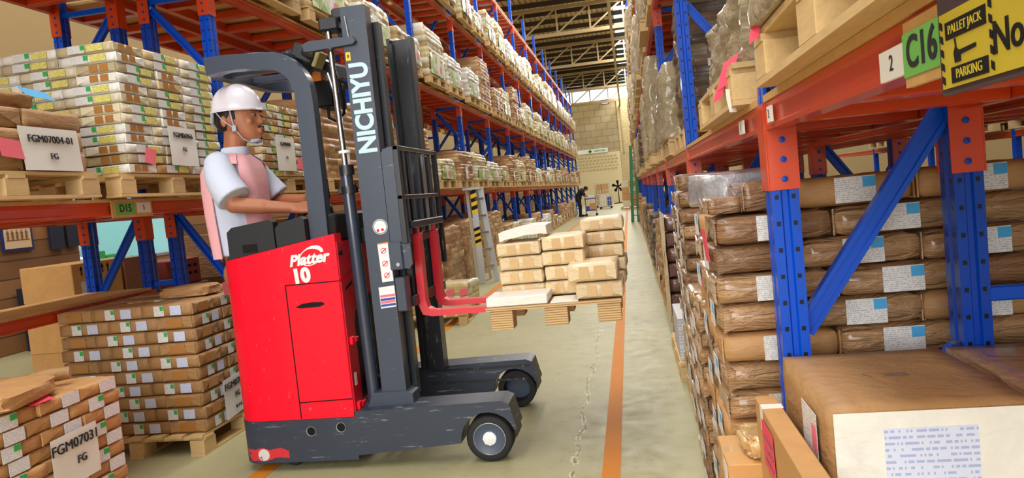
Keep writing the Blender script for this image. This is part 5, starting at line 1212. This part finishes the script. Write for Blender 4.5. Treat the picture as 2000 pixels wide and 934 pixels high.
# clothing
b = MB()
b.loft([ell(cx, PY, z, rx+.022, rx+.02, ry+.014) for z, cx, rx, ry in TRS[1:]]+[ell(-2.295, PY, 1.825, .078, .078, .082)])
for s in (-1, 1):
    limb(b, [(-2.308, PY+s*.175, 1.735), (-2.285, PY+s*.205, 1.68)], [.084, .088]); b.tube([(-2.300, PY+s*.19, 1.715), (-2.272, PY+s*.218, 1.65), (-2.238, PY+s*.236, 1.595), (-2.196, PY+s*.248, 1.535)], [.088, .092, .096, .100], 18)
def flatcut(me, z): return me
sh_ = obj('shirt', baked(b, 'shirt', .009, 4), None, dv)
b = MB(); b.loft([ell(-2.30, PY, 1.80, .088, .085, .088), ell(-2.288, PY, 1.845, .082, .082, .080), ell(-2.288, PY, 1.84, .072, .072, .070), ell(-2.30, PY, 1.795, .075, .075, .075)], caps=False); sub2 = obj('collar', b, 'shirt', sh_, 40, None, False)
# vest: a back panel and a front panel, open at the sides under the arms
def panel(a0, a1, rows, th=.006, n=22):
    b = MB(); P = []
    for z, cx, rf, rb, ry in rows:
        row = []
        for k in range(n+1):
            a = R(a0+(a1-a0)*k/n); c, s = math.cos(a), math.sin(a); rr = rf if c > 0 else rb
            wob = .004*math.sin(a*9+z*7)
            row.append((Vector((cx+(rr+wob)*c, PY+(ry+wob)*s, z)), Vector((c, s, 0))))
        P.append(row)
    V = [[(b.bm.verts.new(p), b.bm.verts.new(p-nn*th)) for p, nn in row] for row in P]
    for i in range(len(V)-1):
        for k in range(n):
            b.bm.faces.new((V[i][k][0], V[i][k+1][0], V[i+1][k+1][0], V[i+1][k][0])); b.bm.faces.new((V[i][k][1], V[i+1][k][1], V[i+1][k+1][1], V[i][k+1][1]))
        for k in (0, n): b.bm.faces.new((V[i][k][0], V[i+1][k][0], V[i+1][k][1], V[i][k][1]))
    for i in (0, len(V)-1):
        for k in range(n): b.bm.faces.new((V[i][k][0], V[i][k+1][0], V[i][k+1][1], V[i][k][1]))
    return b
VB = [(1.20, -2.315, .16, .165, .205), (1.32, -2.315, .17, .172, .212), (1.46, -2.315, .172, .178, .220), (1.60, -2.315, .172, .178, .228), (1.70, -2.31, .162, .172, .236), (1.76, -2.305, .135, .142, .205), (1.80, -2.305, .092, .094, .122)]
ve = obj('vest', panel(100, 260, VB), 'vest', dv, 50); 
b = panel(-44, 44, VB); obj('vest_front', b, 'vest', ve, 50, None, False)
VS = [(1.738, -2.308, .160, .165, .250), (1.775, -2.305, .13, .135, .205), (1.808, -2.305, .092, .094, .125)]
for a0, a1 in ((-44, -100), (44, 100)): obj('shoulder_strap', panel(a0, a1, VS), 'vest', ve, 50, None, False)
b = MB(); b.loft([ell(-2.295, PY, 1.235, .115, .115, .175), ell(-2.27, PY, 1.05, .105, .105, .17)])
for s in (-1, 1): limb(b, [(-2.27, PY+s*.085, 1.08), (-2.15, PY+s*.10, .73), (-2.12, PY+s*.10, .40)], [.105, .078, .062])
obj('trousers', baked(b, 'trousers', .012, 3), None, dv)
for s in (-1, 1): b = MB(); limb(b, [(-2.15, PY+s*.10, .37), (-2.10, PY+s*.10, .37), (-1.99, PY+s*.11, .355)], [.055, .055, .042]); obj('shoe', b, 'black', dv, 40)
# hard hat with brim, straps, hair, face details
b = MB(); rings = []
hx, hz = -2.250, 2.052
for t in (0, .12, .25, .4, .55, .7, .82, .92, .98, 1.0): r_ = math.sqrt(max(0, 1-t**2.3)); rings.append(ell(hx, PY, hz+.168*t, .150*r_+.001, .150*r_+.001, .128*r_+.001, 32))
b.loft(rings); b.loft([ell(hx, PY, hz, .152, .152, .13, 32), ell(hx, PY, hz-.004, .158, .156, .134, 32), ell(hx, PY, hz+.006, .164, .159, .137, 32), ell(hx, PY, hz+.012, .152, .152, .13, 32)])
b.loft([[(hx+.12, PY-.075, hz+.008), (hx+.12, PY+.075, hz+.008), (hx+.178, PY+.03, hz+.0), (hx+.178, PY-.03, hz+.0)], [(hx+.12, PY-.075, hz), (hx+.12, PY+.075, hz), (hx+.178, PY+.03, hz-.006), (hx+.178, PY-.03, hz-.006)]])
he = obj('hard_hat', b, 'helmet', dv, 50)
b = MB()
for s in (-1, 1):
    b.tube([(-2.235, PY+s*.112, 2.055), (-2.232, PY+s*.104, 2.0), (-2.225, PY+s*.098, 1.945), (-2.195, PY+s*.07, 1.885), (-2.165, PY+s*.03, 1.862), (-2.155, PY, 1.860)], .004, 6)
    b.tube([(-2.33, PY+s*.105, 2.055), (-2.29, PY+s*.107, 2.0), (-2.228, PY+s*.10, 1.95)], .0035, 6); b.tube([(-2.36, PY+s*.085, 2.05), (-2.385, PY+s*.06, 2.0), (-2.392, PY, 1.985)], .01, 6)
    b.box(-2.238, -2.212, PY+s*.103-.004, PY+s*.103+.004, 1.93, 1.965, .002)
b.tube([(-2.165, PY-.04, 1.870), (-2.14, PY-.028, 1.872), (-2.128, PY, 1.878), (-2.14, PY+.028, 1.872), (-2.165, PY+.04, 1.870)], .012, 8)
obj('chin_strap', b, 'strap', he, 40, None, False)
b = MB(); b.loft([ell(-2.30, PY, 1.945, -.0+.012, .064, .07), ell(-2.285, PY, 1.975, .01, .100, .092), ell(-2.27, PY, 2.01, .01, .122, .102), ell(-2.25, PY, 2.055, .03, .143, .1065), ell(-2.25, PY, 2.09, .05, .14, .107)]); obj('hair', b, 'hair', dv, 60)
b = MB()
for s in (-1, 1): b.box(-2.236, -2.215, PY+s*.0985-.003, PY+s*.0985+.003, 2.0, 2.06, .002)
obj('sideburn', b, 'hair', dv)
b = MB()
for s in (-1, 1): b.tube([(-2.118, PY+s*.02, 2.047), (-2.113, PY+s*.038, 2.053), (-2.128, PY+s*.064, 2.047)], .0048, 6)
obj('eyebrows', b, 'hair', dv, 40)
b = MB()
for s in (-1, 1): ball(b, (-2.129, PY+s*.036, 2.022), .012, (.8, 1.2, .5))
ey = obj('eyes', b, 'eye_white', dv, 60)
b = MB()
for s in (-1, 1): ball(b, (-2.1215, PY+s*.036, 2.021), .0072, (.7, 1, .8))
obj('irises', b, 'hair', ey, 60, None, False)
b = MB(); b.tube([(-2.114, PY-.03, 1.948), (-2.100, PY-.012, 1.954), (-2.097, PY, 1.953), (-2.100, PY+.012, 1.954), (-2.114, PY+.03, 1.948)], .0045, 6); ball(b, (-2.117, PY, 1.888), .012, (.5, 1, .7)); obj('moustache', b, 'hair', dv, 40)
b = MB(); ball(b, (-2.098, PY, 1.937), .012, (.65, 1.6, .4)); ball(b, (-2.100, PY, 1.926), .012, (.65, 1.5, .5)); obj('lips', b, 'lip', dv, 60)
# document holder hanging on the beam behind the driver
b = MB(); b.box(-2.885, -2.879, 4.86, 5.04, 1.18, 1.50, .002); dh = tag(obj('document_holder', b, 'paper_sheet'), 'blue edged document holder hanging on the left beam behind the driver', 'holder')
b = MB()
for y0, y1, z0, z1 in ((4.855, 4.87, 1.175, 1.505), (5.03, 5.045, 1.175, 1.505), (4.87, 5.03, 1.175, 1.19), (4.87, 5.03, 1.49, 1.505)): b.box(-2.888, -2.874, y0, y1, z0, z1)
obj('edge_frame', b, 'blue', dh)
# worker bending over a cart far down the aisle
wk = empty('person', (-2.33, 37.1, 0), 'worker in dark clothes bending over a blue cart far down the aisle', 'person'); wy = 37.1
b = MB(); ball(b, (-1.98, wy, 1.36), .095, (1.05, .85, 1.15)); limb(b, [(-2.2, wy, 1.26), (-2.04, wy, 1.33)], [.06, .055]); limb(b, [(-2.42, wy, .88), (-2.36, wy, 1.10), (-2.2, wy, 1.27)], [.13, .13, .12])
for s in (-1, 1): limb(b, [(-2.21, wy+s*.18, 1.26), (-2.10, wy+s*.20, 1.04), (-1.90, wy+s*.15, .97)], [.06, .045, .032]); hand(b, (-1.90, wy+s*.15, .97), (1, 0, -.2), (0, 0, 1), 1, .8, s); limb(b, [(-2.42, wy+s*.09, .88), (-2.36, wy+s*.10, .48), (-2.38, wy+s*.10, .09)], [.095, .065, .045]); limb(b, [(-2.39, wy+s*.1, .05), (-2.22, wy+s*.1, .045)], [.045, .04])
ball(b, (-1.885, wy, 1.335), .02, (1, .8, .9))
obj('body', baked(b, 'skin', .014, 2), None, wk)
b = MB(); limb(b, [(-2.42, wy, .86), (-2.36, wy, 1.10), (-2.2, wy, 1.27)], [.155, .15, .145])
for s in (-1, 1): limb(b, [(-2.21, wy+s*.17, 1.26), (-2.10, wy+s*.20, 1.06)], [.085, .065])
obj('jacket', baked(b, 'dark_cloth', .014, 2), None, wk)
b = MB()
for s in (-1, 1): limb(b, [(-2.42, wy+s*.09, .90), (-2.36, wy+s*.10, .48), (-2.38, wy+s*.10, .10)], [.115, .085, .068])
obj('trousers', baked(b, 'dark_cloth', .014, 2), None, wk)
b = MB(); ball(b, (-2.0, wy, 1.395), .108, (1.0, .88, .95)); obj('hair', b, 'hair', wk, 60)
b = MB()
for s in (-1, 1): limb(b, [(-2.41, wy+s*.1, .055), (-2.21, wy+s*.1, .05)], [.055, .048])
obj('shoes', b, 'black', wk, 40)
wk.location.x -= .12
# technician behind the lab window
lx, ly = -9.14, 11.05
lb = empty('person', (lx, ly, 0), 'dark haired technician in a pale coat bending over a bench behind the window', 'person')
b = MB(); ball(b, (lx+.13, ly, 1.48), .10, (1, .88, 1.15)); limb(b, [(lx, ly, 1.30), (lx+.1, ly, 1.42)], [.065, .06]); limb(b, [(lx-.05, ly, .9), (lx, ly, 1.30)], [.14, .13])
for s in (-1, 1): limb(b, [(lx, ly+s*.18, 1.28), (lx+.1, ly+s*.22, 1.06), (lx+.32, ly+s*.12, 1.03)], [.06, .045, .032]); hand(b, (lx+.32, ly+s*.12, 1.03), (1, 0, -.1), (0, 0, 1), 1, .8, s); limb(b, [(lx-.05, ly+s*.09, .9), (lx-.03, ly+s*.09, .48), (lx-.05, ly+s*.09, .08)], [.10, .065, .05]); limb(b, [(lx-.06, ly+s*.09, .05), (lx+.1, ly+s*.09, .045)], [.05, .04])
ball(b, (lx+.225, ly, 1.46), .02)
obj('body', baked(b, 'skin', .014, 2), None, lb)
b = MB(); b.loft([ell(lx-.05, ly, .55, .2, .2, .24), ell(lx-.05, ly, .9, .175, .175, .2), ell(lx, ly, 1.2, .16, .16, .205), ell(lx, ly, 1.33, .12, .12, .17), ell(lx+.03, ly, 1.385, .07, .07, .08)])
for s in (-1, 1): limb(b, [(lx, ly+s*.17, 1.27), (lx+.1, ly+s*.22, 1.06), (lx+.27, ly+s*.14, 1.035)], [.08, .062, .05])
obj('coat', baked(b, 'lab_coat', .014, 2), None, lb)
b = MB(); ball(b, (lx+.105, ly, 1.515), .112, (1, .92, 1.05)); obj('hair', b, 'hair', lb, 60)
# ---------------------------------------------------------------- lab bench and things by the left wall
b = MB(); b.box(-8.72, -8.25, 9.65, 12.3, .93, .97); t = empty('lab_bench', (-8.6, 11, 0), 'pale bench under the lab window', 'bench'); obj('bench_top', b, 'alu', t)
for y in (9.7, 12.2):
    for x in (-8.68, -8.3): b = MB(); b.box(x-.025, x+.025, y-.025, y+.025, 0, .93); obj('leg', b, 'alu', t)
for i, (y, m, h, lab) in enumerate(((9.98, 'paper_sheet', .08, 'flat white tray on the lab bench'), (10.4, 'alu', .12, 'grey instrument on the lab bench'), (10.62, 'green_box', .2, 'green box on the lab bench'), (10.85, 'green_box', .13, 'smaller green box on the lab bench nearest the technician'))):
    b = MB(); b.box(-8.6, -8.35, y-.09, y+.09, .972, .972+h, .01); tag(obj('bench_box', b, m), lab, 'box')
b = MB(); b.box(-7.985, -7.96, 8.36, 8.86, 1.32, 1.67); pf = tag(obj('notice_board', b, 'frame_blue'), 'blue framed picture board on the brick wall at the far left', 'board')
b = MB(); b.box(-7.962, -7.955, 8.395, 8.825, 1.355, 1.635); pc = obj('picture', b, 'picture', pf); b = MB()
for i in range(5): y = 8.45+i*.075; b.lathe([(.012, 1.47), (.018, 1.50), (.018, 1.56), (.008, 1.60)], (-7.958, y, 0), 'z', 8)
b.box(-7.956, -7.953, 8.42, 8.80, 1.455, 1.468); obj('figures', b, 'wall_brick', pc, None, None, False)
for i, (y, z0, z1) in enumerate(((9.27, 1.28, 1.75), (9.58, 1.30, 1.75))):
    b = MB(); b.box(-7.98, -7.93, y-.12, y+.12, z0, z1, .004); tag(obj('wall_panel', b, 'crate_navy'), ('dark navy panel on the brick wall next to the picture board', 'dark navy panel beside the lab window frame')[i], 'panel')
t = empty('crate_rack', (-7.6, 9.0, 0), 'dark low cabinet against the brick wall', 'cabinet'); b = MB(); b.box(-7.95, -7.35, 8.45, 9.25, .45, .83, .01); obj('body', b, 'crate_navy', t); b = MB()
for y in (8.5, 9.2):
    for x in (-7.9, -7.4): b.box(x-.02, x+.02, y-.02, y+.02, 0, .45)
obj('stand', b, 'crate_navy', t)
for i, (x, y, z0, sx, sy, sz, m, lab) in enumerate((
    (-4.95, 5.9, 0, .5, .62, .44, 'carton', 'carton at the bottom behind the left racks near the window'), (-4.95, 5.9, .44, .5, .62, .44, 'carton', 'middle carton behind the left racks near the window'), (-4.95, 5.9, .88, .5, .62, .31, 'carton', 'upper carton with arrow marks behind the left racks below the window'),
    (-4.95, 6.5, 0, .5, .5, .6, 'kraft_dark', 'brown carton standing low behind the left racks'), (-4.95, 6.5, .6, .5, .5, .58, 'carton_film', 'dark brown carton with marks beside the arrow carton'),
    (-5.0, 7.25, 0, .6, .7, .8, 'kraft_dark', 'brown box base behind the row spacer'), (-5.0, 8.4, 0, .6, .7, .8, 'kraft_dark', 'large brown box base behind the truck driver'), (-5.0, 8.4, .8, .6, .95, .5, 'kraft_dark', 'large dark brown carton with writing behind the truck driver'), (-5.1, 9.6, 0, .6, .9, 1.4, 'pallet', 'tan timber pile behind the truck driver'))):
    b = MB(); b.box(x-sx/2, x+sx/2, y-sy/2, y+sy/2, z0+.001, z0+sz, .006); o = tag(obj('carton', b, m), lab, 'carton')
    if i == 2:
        b = MB(); b.sheet((x+sx/2+.001, y-.22, z0+.05), (0, .26, 0), (0, 0, .10), 1, 1, .001); obj('white_label', b, 'label_white', o)
        for yy in (-.2, -.13, .06, .13):
            b = MB(); b.box(x+sx/2, x+sx/2+.0015, y+yy-.008, y+yy+.008, z0+.2, z0+.27); b.prism([(y+yy-.02, z0+.25), (y+yy+.02, z0+.25), (y+yy, z0+.285)], 'x', x+sx/2, x+sx/2+.0015)
            obj('arrow_mark', b, 'ink', o)
t = empty('plastic_crate', (-5.0, 7.25, .80), 'dull red plastic crate behind the row spacer', 'crate'); b = MB(); b.box(-5.25, -4.75, 6.95, 7.55, .80, 1.08, .01); obj('body', b, 'crate_red', t); b = MB()
for i in range(5): b.box(-4.7495, -4.748, 7.02+i*.1, 7.08+i*.1, .9, .93); b.box(-4.7495, -4.748, 7.02+i*.1, 7.08+i*.1, .98, 1.01)
obj('slots', b, 'black', t)
# ---------------------------------------------------------------- ladders
t = empty('step_ladder', (-2.5, 12.1, 0), 'white step ladder with yellow and black bands leaning by the left rack', 'ladder')
def bar_at(nm, p0, p1, wd, th, m): b = MB(); b.bar(p0, p1, wd, th, (0, 1, 0)); return obj(nm, b, m, t)
F0, F1 = (-2.605, 11.95), (-2.47, 12.02)
r1 = bar_at('front_rail', (-2.50, 11.9, .01), (-2.53, 12.0, 1.56), .10, .03, 'alu'); r2_ = bar_at('front_rail', (-2.30, 12.1, .01), (-2.42, 12.1, 1.56), .085, .03, 'alu')
bar_at('rear_leg', (-2.66, 12.3, .01), (-2.66, 12.1, 1.56), .05, .03, 'wire'); bar_at('rear_leg', (-2.50, 12.6, .01), (-2.50, 12.2, 1.56), .05, .03, 'wire')
for k in range(5): z = .28+k*.28; bar_at('tread', (-2.505-z*.018, 12.0, z), (-2.31-z*.07, 12.08, z), .03, .10, 'steel')
b = MB(); b.box(-2.70, -2.40, 11.96, 12.26, 1.555, 1.59, .005); obj('top_platform', b, 'alu', t)
for z0, z1 in ((.62, .92), (1.15, 1.54)):
    f = lambda z: (-2.50-.03*z/1.55, 11.9+.1*z/1.55); n = 6
    for k in range(n):
        za, zb = z0+(z1-z0)*k/n, z0+(z1-z0)*(k+1)/n; xa, ya = f(za); xb, yb_ = f(zb); b = MB()
        b.geom([(xa-.05, ya-.0165, za), (xa+.05, ya-.0165, za+.03), (xb+.05, yb_-.0165, zb+.03), (xb-.05, yb_-.0165, zb), (xa-.05, ya-.0155, za), (xa+.05, ya-.0155, za+.03), (xb+.05, yb_-.0155, zb+.03), (xb-.05, yb_-.0155, zb)], [(0, 1, 2, 3), (4, 7, 6, 5), (0, 4, 5, 1), (1, 5, 6, 2), (2, 6, 7, 3), (3, 7, 4, 0)]); obj('hazard_band', b, 'yellow' if k % 2 == 0 else 'black', r1, None, None, False)
t = empty('ladder', (.2, 27, 0), 'tall green ladder leaning on the right rack far down the aisle', 'ladder')
for x0, x1, nm in ((.02, .30, 'rail'), (.24, .47, 'rail')): b = MB(); b.bar((x0, 26.9, .01), (x1-.12, 27.1, 2.75), .11, .06, (0, 1, 0)); obj(nm, b, 'ladder_green', t)
for k in range(9): z = .25+k*.28; x = .02+.16*z/2.75; b = MB(); b.bar((x, 26.92+.2*z/2.75, z), (x+.22-.015*z, 26.92+.2*z/2.75, z), .03, .03); obj('rung', b, 'ladder_green', t)
# ---------------------------------------------------------------- far end of the aisle
CX0 = .14
t = empty('cart', (-1.95, 37, 0), 'blue tray cart in front of the bending worker', 'cart')
for z, m in ((.88, 'cart_blue'), (.30, 'cart_blue')):
    b = MB(); b.box(-2.22, -1.66, 36.75, 37.25, z-.05, z, .01); obj('tray', b, m, t)
for x in (-2.2, -1.68):
    for y in (36.78, 37.22):
        b = MB(); b.tube([(x, y, .12), (x, y, 1.02)], .016, 8); obj('post', b, 'alu', t); b = MB(); b.lathe([(.02, -.02), (.06, -.02), (.06, .02), (.02, .02)], (x, y, .0605), 'y', 14); obj('wheel', b, 'rubber', t)
b = MB(); b.box(-2.05, -1.75, 36.82, 37.15, .88, 1.0, .01); tag(obj('carton', b, 'white_pack'), 'white pack on top of the blue cart', 'carton')
b = MB(); b.box(-2.0, -1.72, 36.82, 37.1, .301, .62, .01); tag(obj('carton', b, 'carton'), 'carton on the lower tray of the blue cart', 'carton')
b = MB(); b.box(-2.19, -2.02, 36.8, 37.1, .301, .5, .01); tag(obj('plastic_bin', b, 'cart_blue'), 'blue bin on the lower tray of the blue cart', 'bin')
def cage(x0, x1, y0, y1, h, label):
    t = empty('cage_trolley', ((x0+x1)/2, (y0+y1)/2, 0), label, 'trolley')
    b = MB(); b.box(x0, x1, y0, y1, .14, .18); obj('base', b, 'wire', t); b = MB()
    for i in range(6): x = x0+(x1-x0)*i/5; b.tube([(x, y0, .18), (x, y0, h)], .014, 6); b.tube([(x, y1, .18), (x, y1, h)], .014, 6)
    for z in (.5, .9, h): b.tube([(x0, y0, z), (x1, y0, z)], .014, 6); b.tube([(x0, y1, z), (x1, y1, z)], .014, 6); b.tube([(x0, y0, z), (x0, y1, z)], .014, 6); b.tube([(x1, y0, z), (x1, y1, z)], .014, 6)
    obj('wire_cage', b, 'wire', t)
    for x in (x0+.08, x1-.08):
        for y in (y0+.08, y1-.08): b = MB(); b.lathe([(.02, -.02), (.068, -.02), (.068, .02), (.02, .02)], (x, y, .0685), 'y', 12); obj('wheel', b, 'rubber', t)
cage(-2.3, -1.35, 50, 51, 1.65, 'white wire cage trolley full of cartons left of the fan'); cage(-1.9, -1.1, 46.2, 46.9, 1.15, 'low white wire trolley in front of the cage trolley')
for i in range(4):
    b = MB(); b.box(-2.2+(i % 2)*.42, -1.82+(i % 2)*.42, 50.1, 50.9, .181+(i//2)*.7, .86+(i//2)*.7, .01); tag(obj('carton', b, 'carton' if i != 1 else 'white_pack'), f'carton in the far cage trolley, {("lower left", "lower right", "upper left", "upper right")[i]}', 'carton')
b = MB(); b.box(-1.38, -1.15, 46.3, 46.8, .181, .72, .01); tag(obj('plastic_bin', b, 'cart_blue'), 'blue bin in the low wire trolley', 'bin')
b = MB(); b.box(-1.85, -1.45, 46.3, 46.8, .181, .9, .01); tag(obj('carton', b, 'white_pack'), 'pale carton in the low wire trolley', 'carton')
t = empty('pedestal_fan', (-.82, 57, 0), 'black pedestal fan in front of the back wall', 'fan')
b = MB(); b.lathe([(.0001, 0), (.42, 0), (.42, .04), (.06, .09), (.0001, .09)], (-.82, 57, .001), 'z', 24); obj('base', b, 'black', t); b = MB(); b.tube([(-.82, 57, .08), (-.82, 57, 1.15)], .035, 10); obj('pole', b, 'black', t)
b = MB(); b.lathe([(.0001, -.1), (.1, -.1), (.12, .1), (.0001, .12)], (-.82, 56.95, 1.3), 'y', 16); obj('motor', b, 'black', t)
for k in range(5):
    a = k*2*math.pi/5+.3; c_, s_ = math.cos(a), math.sin(a); P = lambda r_, w_, d: (-.82+c_*r_-s_*w_, 56.83+d, 1.3+s_*r_+c_*w_); b = MB()
    b.geom([P(.08, -.04, 0), P(.08, .04, .03), P(.42, .14, .04), P(.46, .0, 0), P(.40, -.10, -.03)]+[P(.08, -.04, .012), P(.08, .04, .042), P(.42, .14, .052), P(.46, .0, .012), P(.40, -.10, -.018)], [(0, 1, 2, 3, 4), (9, 8, 7, 6, 5), (0, 5, 6, 1), (1, 6, 7, 2), (2, 7, 8, 3), (3, 8, 9, 4), (4, 9, 5, 0)]); obj('blade', b, 'black', t)
dup(PALS, (-.02, 42.5, 0), hp, 'wooden pallet under the cartons at the far right end of the aisle', 'pallets on the floor')
for r_ in range(4):
    for c_ in range(2):
        b = MB(); b.box(-.42+c_*.42, -.02+c_*.42, 42.1, 42.9, .131+r_*.36, .485+r_*.36, .008); tag(obj('carton', b, 'carton' if (r_+c_) % 3 else 'cream'), f'carton in the stack left of the green ladder, {("bottom", "second", "third", "top")[r_]} row, {("left", "right")[c_]}', 'carton')
# safety sign and flood lamp on the back wall
sg = empty('safety_sign', (-2.7, 61.95, 4.35), 'pale safety sign with a green cross high on the back wall', 'sign')
b = MB(); b.box(-4.9, -1.45, 61.90, 62.02, 4.17, 4.52); obj('board', b, 'logo_white', sg); b = MB(); b.box(-2.96, -2.84, 61.88, 61.90, 4.21, 4.49); b.box(-3.04, -2.76, 61.88, 61.90, 4.29, 4.41); obj('green_cross', b, 'green_box', sg)
b = MB(); text_mb(b, 'SAFETY FIRST', .19, frame_mx((-2.08, 61.89, 4.345), *FACE_Y), .005, .004, 'CENTER', .84); obj('lettering', b, 'green_box', sg)
t = empty('flood_lamp', (-1.3, 61.6, 8.2), 'dark flood lamp under the clerestory on the back wall', 'lamp'); b = MB()
for x0, x1, z0, z1 in ((-1.65, -1.0, 8.32, 8.37), (-1.65, -1.0, 7.98, 8.03), (-1.65, -1.6, 8.03, 8.32), (-1.05, -1.0, 8.03, 8.32)): b.box(x0, x1, 61.3, 61.38, z0, z1)
obj('housing', b, 'black', t); b = MB(); b.box(-1.6, -1.05, 61.33, 61.36, 8.03, 8.32); obj('glass', b, 'alu', t); b = MB(); b.tube([(-1.33, 61.38, 8.2), (-1.33, 62.0, 8.2)], .03, 8); obj('arm', b, 'black', t)
# ---------------------------------------------------------------- prototypes have done their work
for t in [PAL, PALS, FB, DK]+A+B+C_+Dk+D_+E_+F_+H_+PL+[l for v in LOADS.values() for l in v]: drop(t)
